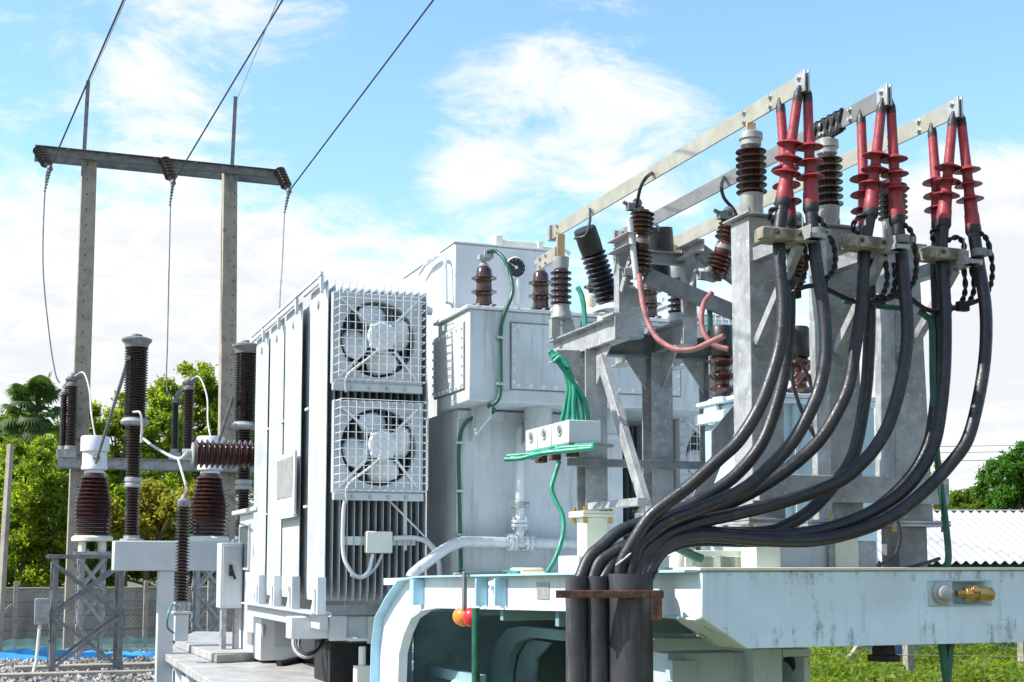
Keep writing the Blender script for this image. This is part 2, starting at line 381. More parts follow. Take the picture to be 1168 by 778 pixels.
# hills
m = MB(); pts = []
for k in range(90):
    a = YAW + R(-70 + k * 1.6); h = 38 + 26 * mnoise.noise(V((k * .13, 2.2, 0))) + 9 * mnoise.noise(V((k * .5, 7, 0)))
    pts.append((V((math.sin(a), math.cos(a), 0)), max(12, h)))
for d, h in pts: m.v += [d * 800, d * 1000 + V((0, 0, h * 1.0)), d * 1400]
for k in range(len(pts) - 1):
    a = k * 3; m.f += [(a, a + 3, a + 4, a + 1), (a + 1, a + 4, a + 5, a + 2)]
M['hill'] = ground_mat('wooded_hill', ((.05, .085, .05), (.08, .12, .07), (.04, .07, .05)), (.02, .06))
struct(m.build('hills', 'hill'))

# ------------------------------------------------------------------ block wall
def block_mat():
    m = bpy.data.materials.new('grey_block_wall'); m.use_nodes = True; nt = m.node_tree; b = nt.nodes['Principled BSDF']
    tc = nt.nodes.new('ShaderNodeTexCoord'); sx = nt.nodes.new('ShaderNodeSeparateXYZ'); nt.links.new(tc.outputs['Object'], sx.inputs[0])
    cx = nt.nodes.new('ShaderNodeCombineXYZ'); nt.links.new(sx.outputs[0], cx.inputs[0]); nt.links.new(sx.outputs[2], cx.inputs[1])
    br = nt.nodes.new('ShaderNodeTexBrick'); nt.links.new(cx.outputs[0], br.inputs['Vector'])
    br.inputs['Scale'].default_value = 1; br.inputs['Brick Width'].default_value = 2.0; br.inputs['Row Height'].default_value = .36; br.inputs['Mortar Size'].default_value = .012
    br.inputs['Color1'].default_value = (.29, .275, .255, 1); br.inputs['Color2'].default_value = (.24, .23, .215, 1); br.inputs['Mortar'].default_value = (.12, .11, .10, 1)
    vec = coords(nt, (1.5, 1.5, .5)); f = ramp(nt, noise(nt, vec, 1.6, 6), .45, .7, 0, .7)
    nt.links.new(mixc(nt, f, br.outputs[0], (.13, .125, .10)), b.inputs['Base Color']); b.inputs['Roughness'].default_value = .95
    return m
M['block'] = block_mat()
WY = at(80, 735, Z=0).y
zt = at(80, 672, Y=WY).z
t = thing('block_wall', 'long grey concrete block wall behind the gravel yard', 'wall', (0, WY, 0))
m = MB(); m.bb((-26, WY, -.1), (16, WY + .15, zt)); m.build('wall_panel', 'block', t)
m = MB(); m.bb((-26, WY - .03, zt), (16, WY + .18, zt + .05)); m.build('coping', 'concrete', t, .01)
# wire fence in front of it
FY = WY - 1.6
t = thing('wire_fence', 'wire mesh fence on thin concrete posts before the block wall', 'fence', (0, FY, 0))
for px in (-60, 16, 90, 165, 238):
    b0 = at(px, 740, Y=FY); m = MB(); zz = 1.62
    m.box((b0.x, FY, zz / 2), (.11, .11, zz)); m.build('post', 'concrete', t, .008)
b0 = at(16, 697, Y=FY)
m = MB(); m.bar((b0.x - 1.1, FY - .02, .05), (b0.x - .05, FY - .02, 1.05), .09, .09); m.build('stay', 'concrete', t, .006)
m = MB(); x0, x1 = at(-80, 700, Y=FY).x, at(300, 700, Y=FY).x
for z in (.08, .5, .95, 1.4): m.tube([(x0, FY - .065, z), (x1, FY - .065, z)], .004, 4)
k = x0
while k < x1 - 1.4:
    m.tube([(k, FY - .07, .06), (k + 1.35, FY - .07, 1.4)], .0022, 3, False); m.tube([(k + 1.35, FY - .074, .06), (k, FY - .074, 1.4)], .0022, 3, False); k += .11
m.build('mesh', 'galv_dark', t)
# blue shade net lying along the fence foot
M['net'] = pmat('blue_net', (.04, .30, .62), .75, var=.25, scale=3)
M['net_green'] = pmat('sea_green_net', (.12, .26, .26), .7, var=.2, scale=3)
_nt = M['net_green'].node_tree; _mx = _nt.nodes.new('ShaderNodeMixShader'); _tr = _nt.nodes.new('ShaderNodeBsdfTransparent'); _mx.inputs[0].default_value = .5
_nt.links.new(_nt.nodes['Principled BSDF'].outputs[0], _mx.inputs[1]); _nt.links.new(_tr.outputs[0], _mx.inputs[2]); _nt.links.new(_mx.outputs[0], _nt.nodes['Material Output'].inputs['Surface'])
def net(name, y, h0, h1, x0, x1, mat, label, ph):
    m = MB(); n = 320
    for i in range(n + 1):
        x = x0 + (x1 - x0) * i / n
        a = mnoise.noise(V((x * .55, ph, 0))); b = mnoise.noise(V((x * 1.7, ph + 4, 0)))
        for q, z in ((-.22, 0.01), (-.10 + .08 * b, h0 * .55 + .05 * b), (0, h0 + (h1 - h0) * i / n + .09 * a), (.1, h0 * .5), (.2, .01)):
            c_ = mnoise.noise(V((x * 4.3, ph + q * 9, 2))); m.v.append(V((x, y + q + .05 * a + .05 * c_, max(.01, z + .06 * c_))))
    for i in range(n):
        for q in range(4):
            a = i * 5 + q; m.f.append((a, a + 5, a + 6, a + 1))
    tag(m.build(name, mat), label, 'net')
xx0, xx1 = at(-40, 745, Y=FY - 1.2).x, at(186, 745, Y=FY - 1.2).x
net('blue_net', at(80, 752, Z=0).y, .22, .14, xx0, xx1, 'net', 'bright blue net heaped in a long ridge along the gravel', 1.0)
net('green_net', at(80, 745, Z=0).y, .30, .34, xx0, xx1, 'net_green', 'sea green net hung low behind the blue net', 5.0)
# lone concrete post at the left edge
p0, p1 = at(0, 700, D=29), at(12, 507, D=29)
m = MB(); d = (p0 - p1); p0 = p1 + d * (p1.z / -d.z)
m.tube([p0, p1], [.10, .075], 4); tag(m.build('concrete_post', 'concrete', bevel=.01), 'leaning slim concrete post at the far left before the trees', 'post')

# ------------------------------------------------------------------ H-frame line support
bp = at(81, 746, Z=0); PYL = bp.y
t = thing('h_frame_pole', 'tall two legged concrete H frame pole with steel crossarm carrying the lines', 'utility pole', (bp.x, PYL, 0))
def holed(x0):
    m = pmat('concrete_with_bolt_holes', (.36, .32, .26), .9, var=.2, scale=2.5, dirt=(.13, .085, .06), damt=.85, dthr=(.52, .72), dscale=2.5, bump=.25, bscale=45, spots=(.2, .17, .14), sthr=(.64, .7))
    nt = m.node_tree; b = nt.nodes['Principled BSDF']; old = b.inputs['Base Color'].links[0].from_socket
    sx = nt.nodes.new('ShaderNodeSeparateXYZ'); nt.links.new(coords(nt), sx.inputs[0])
    def mt(op, a, b_=None):
        n = nt.nodes.new('ShaderNodeMath'); n.operation = op
        for i, v_ in enumerate((a, b_)):
            if v_ is None: continue
            if isinstance(v_, float): n.inputs[i].default_value = v_
            else: nt.links.new(v_, n.inputs[i])
        return n.outputs[0]
    dx = mt('SUBTRACT', sx.outputs[0], float(x0)); dz = mt('SUBTRACT', mt('MODULO', sx.outputs[2], .36), .18)
    d = mt('SQRT', mt('ADD', mt('MULTIPLY', dx, dx), mt('MULTIPLY', dz, dz)))
    nt.links.new(mixc(nt, ramp(nt, d, .018, .026, .8, 0), old, (.03, .028, .025)), b.inputs['Base Color']); return m
def leg(pxt, pyt, pxb):
    xt = at(pxt, pyt, Y=PYL); xb = at(pxb, 700, Y=PYL).x
    m = MB(); w0, w1 = .21, .165
    for z, ww, x in ((0, w0, xb), (xt.z, w1, xt.x)):
        m.v += [V((x - ww, PYL - ww, z)), V((x + ww, PYL - ww, z)), V((x + ww, PYL + ww, z)), V((x - ww, PYL + ww, z))]
    m.f = [(0, 3, 2, 1), (4, 5, 6, 7), (0, 1, 5, 4), (1, 2, 6, 5), (2, 3, 7, 6), (3, 0, 4, 7)]
    m.build('pole', holed(xb - bp.x), t, .015)
    return xt
T1 = leg(102, 178, 84); T2 = leg(262, 190, 257)
q0, q1 = at(40, 173, Y=PYL - .3), at(326, 197, Y=PYL - .3)
zc = (q0.z + q1.z) / 2
m = MB(); m.channel((q0.x, PYL - .24, zc), (q1.x, PYL - .24, zc), .1, .21, .012, flip=1)
m.channel((q0.x, PYL + .24, zc), (q1.x, PYL + .24, zc), .1, .21, .012, flip=-1)
for k in range(12):
    x = q0.x + (q1.x - q0.x) * (k + .5) / 12; m.bolt((x, PYL - .345, zc + (.06 if k % 2 else -.06)), (0, -1, 0), .02, .02)
m.build('crossarm', 'galv_dark', t)
for (xt, pxs, pys) in ((T1, 103, 92), (T2, 271, 110)):
    tp = at(pxs, pys, Y=PYL - .25); m = MB()
    m.angle((xt.x + .05 if pxs > 200 else xt.x - .1, PYL - .24, zc - .5), (tp.x, PYL - .24, tp.z), .09, .012); m.build('earth_peak', 'galv_dark', t)
# strain insulators at the crossarm, line conductors and droppers
vp = (CF + HR * ((-343 - 584) / FPX) + CU * (-(1110 - PY0) / FPX)).normalized()
drops = [[(56, 190), (52, 206), (49, 300), (56, 380), (63, 425), (68, 437)], [(195, 206), (195, 218), (193, 300), (191, 390), (190, 440), (196, 452)], [(327, 214), (325, 236), (322, 300), (319, 352), (322, 420)]]
names = ('left end', 'middle', 'right end')
for k, (a, b) in enumerate((((43, 169), (55, 189)), ((187, 181), (196, 205)), ((318, 193), (328, 215)))):
    pa, pb = at(*a, Y=PYL - .3), at(*b, Y=PYL - .62)
    L = (pb - pa).length
    ti = thing('strain_insulator', 'brown ribbed strain insulator at the %s of the crossarm' % names[k], 'insulator', pa, 'strain insulators on the crossarm')
    m = MB(); m.lathe(pa, pb - pa, sheds(L, 6, .075, .145, .04), 16); m.build('porcelain', 'porc_dark', ti)
    m = MB(); m.cyl(pb, pb + (pb - pa).normalized() * .12, .06, .03, 8); m.sphere(pb + (pb - pa).normalized() * .1, .07); m.build('clamp', 'galv_dark', ti)
    e = pb + (pb - pa).normalized() * .1
    m = MB(); m.tube([e, e - vp * 60], .019, 6)
    tag(m.build('line_conductor', 'wire_dark'), 'overhead line rising to the right from the %s insulator of the crossarm' % names[k], 'power line', 'overhead line conductors')
    dp = [e] + [at(x, y, Y=PYL - .7 - .02 * i - (0 if k < 2 else 1.5 * i / 4)) for i, (x, y) in enumerate(drops[k][1:])]
    s_ = smooth(dp, 6); m = MB(); m.tube(s_, .016, 6)
    tb = thing('dropper_wire', 'bare wire hanging down from the %s insulator of the crossarm' % names[k], 'wire', s_[-1], 'dropper wires below the crossarm')
    m.build('conductor', 'wire', tb)
    m = MB(); a_, b_ = s_[0], s_[0] + (s_[7] - s_[0]).normalized() * .55
    for j in range(8): m.sphere(a_.lerp(b_, j / 7), .05 - .003 * j, n=8)
    m.build('spiral_grip', 'galv_dark', tb)
for (a, b, nm) in (((103, 92), (143, 0), 'left'), ((271, 112), (317, 0), 'right')):
    pa = at(*a, Y=PYL - .24); pb = at(*b, D=16); m = MB(); m.tube([pa, pa + (pb - pa) * 2.2], .007, 5)
    tag(m.build('earth_wire', 'wire'), 'thin earth wire rising from the %s earth peak of the pole' % nm, 'power line', 'thin earth wires')
for k, (ya, yb) in enumerate(((510, 508), (517, 515), (526, 525))):
    m = MB(); m.tube([at(900, ya + 2, D=75), at(1300, yb - 2, D=75)], .02, 4)
    tag(m.build('distant_wire', 'wire'), '%s of three thin distant wires crossing above the shed roof' % ('topmost', 'middle', 'lowest')[k], 'power line', 'distant power lines')

# ------------------------------------------------------------------ vegetation
def leaf_mat(name, c0, c1, c2, trans=.45):
    m = bpy.data.materials.new(name); m.use_nodes = True; nt = m.node_tree
    b = nt.nodes['Principled BSDF']; vec = coords(nt)
    n1 = noise(nt, vec, 1.1, 3); n2 = noise(nt, vec, 9, 2)
    a = mixc(nt, ramp(nt, n1, .35, .65), c0, c1); a = mixc(nt, ramp(nt, n2, .5, .72), a, c2)
    nt.links.new(a, b.inputs['Base Color']); b.inputs['Roughness'].default_value = .5; b.inputs['Specular IOR Level'].default_value = .35
    tr = nt.nodes.new('ShaderNodeBsdfTranslucent'); br = mixc(nt, 1.0, a, (1.7, 1.75, .8), 'MULTIPLY'); nt.links.new(br, tr.inputs[0])
    mx = nt.nodes.new('ShaderNodeMixShader'); mx.inputs[0].default_value = trans
    nt.links.new(b.outputs[0], mx.inputs[1]); nt.links.new(tr.outputs[0], mx.inputs[2])
    nt.links.new(mx.outputs[0], nt.nodes['Material Output'].inputs['Surface']); return m
M['leaf'] = leaf_mat('fresh_leaves', (.13, .20, .022), (.22, .29, .035), (.31, .32, .045), .68)
M['leaf_dark'] = leaf_mat('dark_leaves', (.08, .14, .02), (.13, .20, .03), (.19, .24, .04), .62)
M['leaf_bright'] = leaf_mat('bright_leaves', (.04, .13, .012), (.07, .18, .02), (.11, .2, .03), .4)
M['leaf_yellow'] = leaf_mat('yellowing_leaves', (.23, .23, .035), (.33, .29, .05), (.16, .19, .03), .62)
M['palm'] = leaf_mat('palm_fronds', (.045, .09, .025), (.075, .13, .035), (.12, .17, .05), .4)
M['weed'] = leaf_mat('weeds', (.12, .19, .02), (.19, .26, .03), (.27, .27, .05), .55)
def crown(clumps, nleaf, size, rnd, shell=.55):
    m = MB(); vs, fs = m.v, m.f
    tot = sum(r ** 2 for _, r in clumps)
    for c, r in clumps:
        # each clump is made of twig tufts, so the outline is ragged
        nt_ = max(4, int(26 * r * r))
        tw = []
        for _ in range(nt_):
            while True:
                d = V((rnd.uniform(-1, 1), rnd.uniform(-1, 1), rnd.uniform(-1, 1)))
                if .1 < d.length < 1: break
            d = d.normalized() * (shell + (1.08 - shell) * rnd.random()); d.z *= .85
            tw.append(c + d * r)
        for _ in range(int(nleaf * r * r / tot)):
            p = rnd.choice(tw) + V((rnd.gauss(0, .17), rnd.gauss(0, .17), rnd.gauss(0, .14))) * max(.7, r * .8)
            s = size * rnd.uniform(.6, 1.3)
            n_ = V((rnd.gauss(0, .7), rnd.gauss(0, .7), rnd.gauss(.6, .6)))
            if n_.length < .05: n_ = V((0, 0, 1))
            n_.normalize(); a = n_.orthogonal().normalized(); a = Quaternion(n_, rnd.uniform(0, 6.28)) @ a; b = n_.cross(a)
            o = len(vs)
            vs += [p - a * s, p + b * s * .42 + n_ * s * .12, p + a * s, p - b * s * .42 + n_ * s * .12]
            fs.append((o, o + 1, o + 2, o + 3))
    return m
def tree(name, label, base, clumps, nleaf, size, mat, seed, trunk_r=.16, group=None, cat='tree'):
    rnd = random.Random(seed)
    t = thing(name, label, cat, base, group)
    m = MB(); base = V(base)
    zc_ = min(c.z for c, r in clumps); cx_ = sum((c for c, r in clumps), V((0, 0, 0))) / len(clumps)
    fork = V((base.x * .6 + cx_.x * .4, base.y, base.z + max(.3, (zc_ - base.z) * .6)))
    m.tube(smooth([base, base.lerp(fork, .5) + V((.06, 0, 0)), fork], 4), [trunk_r * (1 - .04 * i) for i in range(9)], 8)
    for c, r in clumps:
        mid = fork.lerp(c, .5) + V((rnd.uniform(-.2, .2), rnd.uniform(-.2, .2), rnd.uniform(0, .3)))
        pts = smooth([fork, mid, c], 4); m.tube(pts, [trunk_r * .55 * (1 - .09 * i) for i in range(len(pts))], 6)
        for _ in range(4):
            e = c + V((rnd.uniform(-1, 1), rnd.uniform(-1, 1), rnd.uniform(-.3, 1))) * r * .9
            m.tube([mid.lerp(c, .6), e], [trunk_r * .2, .012], 5)
    m.build('trunk', 'bark', t)
    crown(clumps, nleaf, size, rnd).build('crown', mat, t, smooth=False)
    return t
def clump_px(spec, D, rnd_seed):
    rnd = random.Random(rnd_seed)
    spec = [(x, y, r * 1.12) for x, y, r in spec]
    return [(at(x, y, D=D + rnd.uniform(-1.2, 1.2)), r * D / FPX) for x, y, r in spec]
def ptree(name, label, px, D, spec, nleaf, size, mat, seed, tr=.16, group=None):
    if nleaf > 2000: nleaf = int(nleaf * 3.0); size *= .66
    b = at(px, 700, D=D); b.z = 0
    return tree(name, label, b, clump_px(spec, D, seed), nleaf, size, mat, seed, tr, group)
G = 'trees behind the block wall'
ptree('leafy_tree', 'yellow green leafy tree rising beyond the wall left of the concrete pole', 22, 39, [(40, 560, 34), (12, 540, 30), (60, 525, 22), (68, 600, 30), (18, 610, 34), (45, 640, 32), (-10, 585, 32), (80, 560, 20), (30, 520, 18)], 11000, .13, 'leaf', 1, .2, G)
ptree('leafy_tree', 'broad dark tree behind the fan palm at the far left', -10, 52, [(-15, 500, 36), (18, 495, 28), (10, 540, 36), (45, 540, 30), (75, 500, 18), (-30, 550, 40)], 7000, .16, 'leaf_dark', 2, .2, G)
ptree('leafy_tree', 'light green tree between the pole and the tall arrester', 135, 44, [(118, 478, 20), (132, 505, 26), (112, 530, 24), (160, 540, 30), (176, 505, 28), (150, 460, 14), (120, 570, 28), (185, 470, 18), (190, 560, 30)], 11000, .13, 'leaf', 3, .18, G)
ptree('leafy_tree', 'high round topped tree behind the pair of slim post insulators', 232, 47, [(210, 440, 20), (240, 435, 22), (225, 470, 28), (260, 470, 24), (200, 500, 26), (245, 515, 30), (278, 500, 22), (180, 445, 12), (215, 545, 30), (262, 550, 32), (300, 520, 26)], 12000, .14, 'leaf', 4, .2, G)
ptree('leafy_tree', 'low dense dark bush topped tree just behind the wall by the steel beam', 205, 40, [(135, 640, 26), (165, 625, 28), (195, 645, 26), (225, 630, 30), (255, 645, 26), (285, 625, 30), (110, 655, 22), (315, 640, 30), (180, 600, 22), (240, 595, 24)], 11000, .13, 'leaf_dark', 5, .14, G)
ptree('leafy_tree', 'shaded low tree behind the wall left of the lattice stand', 40, 42, [(10, 655, 28), (45, 660, 26), (75, 650, 26), (100, 630, 24), (-20, 640, 32), (90, 600, 22)], 7000, .13, 'leaf_dark', 6, .2, G)
ptree('leafy_tree', 'yellowing leafy tree partly hidden by the large brown insulators', 160, 38.5, [(150, 600, 20), (128, 590, 18), (185, 590, 22), (205, 575, 20), (235, 570, 22), (170, 570, 20)], 6000, .12, 'leaf_yellow', 7, .12, G)
G = 'trees right of the rig'
ptree('leafy_tree', 'bright green tree standing above the white roof at the right edge', 1160, 62, [(1150, 545, 24), (1135, 565, 18), (1170, 530, 22), (1185, 560, 30), (1158, 580, 24), (1200, 530, 26), (1130, 548, 9), (1165, 515, 9)], 12000, .17, 'leaf_bright', 8, .25, G)
ptree('leafy_tree', 'dark rounded tree between the column and the bright green tree', 1105, 68, [(1098, 572, 15), (1112, 566, 15), (1125, 575, 16), (1085, 580, 14), (1108, 590, 18), (1130, 592, 18)], 7000, .16, 'leaf_dark', 9, .25, G)
ptree('sapling', 'sparse young tree with yellowing leaves behind the grey cross girder', 1015, 36, [(1008, 540, 12), (1025, 525, 9), (1012, 510, 7), (1036, 548, 9), (998, 555, 12), (1020, 560, 12), (1062, 520, 6), (1070, 540, 6)], 900, .09, 'leaf_yellow', 10, .05, G)
# fan palm
pb = at(48, 700, D=48); pb.z = 0; top = at(42, 470, D=48)
t = thing('fan_palm', 'tall fan palm with dark stiff fronds above the leafy trees', 'palm', pb)
m = MB(); m.tube([pb, pb.lerp(top, .5) + V((.1, 0, 0)), top], [.24, .2, .17], 10); m.build('trunk', 'bark', t)
m = MB(); rnd = random.Random(3)
for k in range(46):
    az = rnd.uniform(0, 6.28); el = rnd.uniform(-.55, 1.35); d = V((math.cos(az) * math.cos(el), math.sin(az) * math.cos(el), math.sin(el)))
    st = top + V((0, 0, rnd.uniform(-.5, .25))); hub = st + d * rnd.uniform(.6, .95)
    m.tube([st, hub], [.03, .018], 5)
    up = d.cross(V((0, 0, 1))).normalized().cross(d).normalized() if abs(d.z) < .95 else V((1, 0, 0)); sd = d.cross(up)
    for j in range(19):
        a = R(-105 + j * 210 / 18); v_ = d * math.cos(a) + sd * math.sin(a)
        L = .68 * (1 - .25 * abs(math.sin(a / 2))); tip = hub + v_ * L - V((0, 0, .16 + .1 * rnd.random())) ; mid = hub + v_ * L * .6 + up * .05
        wv = (up.cross(v_)).normalized() * .055
        m.add([hub, mid - wv, tip, mid + wv], [(0, 1, 2, 3)])
m.build('crown', 'palm', t, smooth=False)
# weeds and grass in the field on the right
rnd = random.Random(8); m = MB()
for k in range(9000):
    D = 19 + 17 * rnd.random() ** .8; x = rnd.uniform(.16, .46) * D; p = HF * D + HR * x
    hgt = (.20 + .75 * max(0, mnoise.noise(V((p.x * .55, p.y * .55, 3))) + .22)) * rnd.uniform(.5, 1.1)
    if mnoise.noise(V((p.x * .35, p.y * .35, 9))) > .34: hgt *= .22
    for q in range(9):
        a = rnd.uniform(0, 6.28); d = V((math.cos(a), math.sin(a), 0)); c = p + V((rnd.gauss(0, .1), rnd.gauss(0, .1), hgt * rnd.uniform(.25, 1)))
        s = rnd.uniform(.03, .075); n_ = V((rnd.gauss(0, .6), rnd.gauss(0, .6), 1)).normalized(); u = n_.cross(V((d.x, d.y, .1))).normalized(); w_ = n_.cross(u)
        m.add([c - w_ * s, c + u * s * .5, c + w_ * s, c - u * s * .5], [(0, 1, 2, 3)])
    for q in range(2):
        a = rnd.uniform(0, 6.28); d = V((math.cos(a), math.sin(a), 0)); tip = p + d * hgt * .3 + V((0, 0, hgt * 1.15)); wv = V((-d.y, d.x, 0)) * .012
        m.add([p - wv, p + wv, tip], [(0, 1, 2)])
tag(m.build('weeds', 'weed', smooth=False), 'lush green weeds covering the field below the beam', 'weeds', kind='stuff')
# ================================================================== YARD EQUIPMENT (left) AND SHED (right)
def lattice(name, label, x0, x1, y0, y1, z, nx, mat, group, leg_w=.09, top=True):
    t = thing(name, label, 'lattice stand', ((x0 + x1) / 2, (y0 + y1) / 2, 0), group)
    for x, fx in ((x0, 1), (x1, -1)):
        for y, fy in ((y0, 1), (y1, -1)):
            m = MB(); w_ = leg_w; tt = .012
            m.bb((x, y, 0), (x + fx * w_, y + fy * tt, z)); m.bb((x, y + fy * tt, 0), (x + fx * tt, y + fy * w_, z))
            m.build('leg', mat, t, .002)
    m = MB(); h = z / nx
    for k in range(nx):
        a, b = .12 + (z - .2) * k / nx, .12 + (z - .2) * (k + 1) / nx
        for y, o in ((y0 - .012, -1), (y1 + .012, 1)):
            m.bar((x0, y, a), (x1, y, b), .012, .06); m.bar((x1, y + .014 * o, a), (x0, y + .014 * o, b), .012, .06)
        for x, o in ((x0 - .012, -1), (x1 + .012, 1)):
            m.bar((x, y0, a), (x, y1, b), .012, .06); m.bar((x + .014 * o, y1, a), (x + .014 * o, y0, b), .012, .06)
    m.build('bracing', mat, t)
    if top:
        m = MB(); o = .06
        for y in (y0 - o, y1 + o - .07): m.bb((x0 - .1, y, z), (x1 + .1, y + .07, z + .07))
        for x in (x0, x1 - .07): m.bb((x, y0 + .012, z + .001), (x + .07, y1 - .012, z + .06))
        m.build('top_frame', mat, t, .003)
    for x in (x0, x1):
        for y in (y0, y1): m = MB(); m.bb((x - .11, y - .11, .03), (x + .11, y + .11, .05)); m.build('base_plate', mat, t)
    return t
a = at(57, 772, Z=0); YL = a.y; x0 = a.x; x1 = at(139, 765, Y=YL).x; zl = at(100, 637, Y=YL).z
L1 = lattice('lattice_stand', 'front grey lattice stand with crossed bracing and a small grey box on its left leg', x0, x1, YL, YL + 1.0, zl, 2, 'galv_dark', 'steel lattice stands')
m = MB(); m.bb((x0 - .3, YL - .02, zl * .44), (x0 - .04, YL + .14, zl * .66)); m.build('terminal_box', 'galv', L1, .01)
m = MB()
for k in range(1): m.tube([(x0 - .2 + .05 * k, YL + .03, zl * .44), (x0 - .24 + .06 * k, YL + .03, .3), (x0 - .3 + .05 * k, YL - .02, .02)], .03, 8)
m.build('conduit', 'cream', L1)
m = MB(); m.bb((x0 - .9, YL - .35, 0), (x1 + 2.2, YL - .12, .10)); tag(m.build('concrete_kerb', 'concrete', bevel=.02), 'low pale concrete kerb in the gravel at the foot of the front lattice stand', 'kerb')
m = MB(); m.bb((x0 - .6, YL + 1.2, 0), (x1 + 2.2, YL + 1.5, .12)); tag(m.build('concrete_kerb', 'concrete', bevel=.02), 'second concrete kerb in the gravel farther back behind the front lattice stand', 'kerb')
# current transformers on their own stands
a = at(87, 757, Z=0); YC = a.y; zc2 = at(102, 633, Y=YC).z
def ct(name, pxl, pxr, lab, labs):
    xa, xb = at(pxl, 757, Y=YC).x, at(pxr, 757, Y=YC).x
    lattice('lattice_stand', labs, xa, xb, YC, YC + (xb - xa), zc2, 3, 'galv', 'steel lattice stands', .08)
    cx, cy = (xa + xb) / 2, YC + (xb - xa) / 2; z0 = zc2 + .072; k = (YC * HF.y + cx * HF.x) / FPX
    t = thing('current_transformer', lab, 'current transformer', (cx, cy, z0), 'current transformers on lattice stands')
    m = MB()
    for sx in (-1, 1):
        for sy in (-1, 1): m.cyl((cx + sx * .2, cy + sy * .2, z0 - .002), (cx + sx * .2, cy + sy * .2, z0 + 12 * k), .07, n=12)
    m.lathe((cx, cy, z0 + 12 * k), ZUP, [(23 * k, 0), (23 * k, 4 * k), (20.5 * k, 6 * k)], 32); m.build('base', 'cream', t)
    zb = z0 + 18 * k; L = 69 * k; n = 15; pr = [(17 * k, 0)]
    for i in range(n):
        f = (i + .5) / n; rs = (20.2 + 1.8 * math.sin(PI * min(1, f * 1.2)) - 4.2 * max(0, f - .55) / .45) * k; rc = rs - 3.4 * k; z = L * i / n; p = L / n
        pr += [(rc, z + p * .1), (rs * .98, z + p * .3), (rs, z + p * .42), (rs * .97, z + p * .52), (rc * 1.03, z + p * .85)]
    pr += [(12 * k, L), (11 * k, L + 3 * k)]
    m = MB(); m.lathe((cx, cy, zb), ZUP, pr, 40); m.build('porcelain', 'porcelain', t)
    m = MB(); m.lathe((cx, cy, zb + L + 2 * k), ZUP, [(11 * k, 0), (11 * k, 4 * k), (14.5 * k, 5 * k), (14.5 * k, 9 * k), (13.8 * k, 10 * k), (13.8 * k, 25 * k), (16 * k, 26 * k), (16 * k, 42 * k), (15 * k, 43.5 * k), (3 * k, 44.5 * k)], 40)
    h = m.build('head', 'paint_white', t)
    m = MB(); m.cyl((cx + .02, cy - 13 * k, zb + L + 20 * k), (cx + .02, cy - 17 * k, zb + L + 20 * k), .07, n=14); m.sphere((cx + .02, cy - 17 * k, zb + L + 20 * k), .05); m.build('terminal', 'galv_dark', h)
    return V((cx, cy, zb + L + 44 * k))
CT1 = ct('ct', 87, 117, 'large brown ribbed insulator with a pale round head standing left of the tall arrester', 'slim lattice stand carrying the pale headed current transformer')
CT2 = ct('ct', 222, 252, 'large brown ribbed insulator half hidden behind the horizontal bushing', 'slim lattice stand behind the grey steel beam post')
# disconnector beam on the poles with four slim insulators
YD = PYL - .55
q0, q1 = at(66, 527, Y=YD), at(300, 541, Y=YD); zt = q0.z + .12
t = thing('insulator_beam', 'horizontal grey channel beam bolted across the concrete poles behind the insulators', 'steel beam', ((q0.x + q1.x) / 2, YD, zt - .25))
for y, f in ((YD, 1), (YD + .28, -1)):
    m = MB(); m.channel((q0.x, y, zt - .12), (q1.x, y, zt - .12), .09, .24, .012, flip=f); m.build('channel', 'galv', t)
def postins(px, pyt, pyb, rpx, lab, dy, D=None):
    b = at(px, pyb, Y=YD + dy); b.z = zt; tp = at(px, pyt, Y=YD + dy).z; k = (b.x * HF.x + b.y * HF.y) / FPX
    t = thing('post_insulator', lab, 'insulator', b, 'slim post insulators on the switch beam')
    m = MB(); m.bb((b.x - 6 * k, b.y - .11, b.z), (b.x + 6 * k, b.y + .11, b.z + 9 * k)); m.lathe((b.x, b.y, b.z + 9 * k), ZUP, [(rpx * k, 0), (rpx * k, 4 * k)], 16); m.build('base', 'galv', t)
    z0 = b.z + 13 * k; L = tp - z0 - 5 * k; m = MB(); m.lathe((b.x, b.y, z0), ZUP, sheds(L, 22, rpx * .68 * k, rpx * k, 0, .2), 20); m.build('porcelain', 'porc_dark', t)
    m = MB(); m.lathe((b.x, b.y, z0 + L), ZUP, [(rpx * k, 0), (rpx * k, 3.5 * k), (rpx * .5 * k, 6 * k)], 16); m.build('cap', 'galv_dark', t)
    return V((b.x, b.y, tp))
I1 = postins(71, 446, 520, 4.5, 'thinner insulator of the pair left of the concrete pole', .2)
I2 = postins(80, 436, 522, 6.5, 'thicker insulator of the pair left of the concrete pole', .08)
I3 = postins(199, 455, 520, 4.5, 'thinner insulator of the pair between the two tall arresters', .2)
I4 = postins(214, 440, 520, 6.5, 'thicker insulator of the pair between the two tall arresters', .08)
def wire(label, pts, r, mat='wire_white', name='jumper_wire', cat='wire', group=None, n=6, sides=7):
    m = MB(); m.tube(smooth(pts, n), r, sides); return tag(m.build(name, mat), label, cat, group)
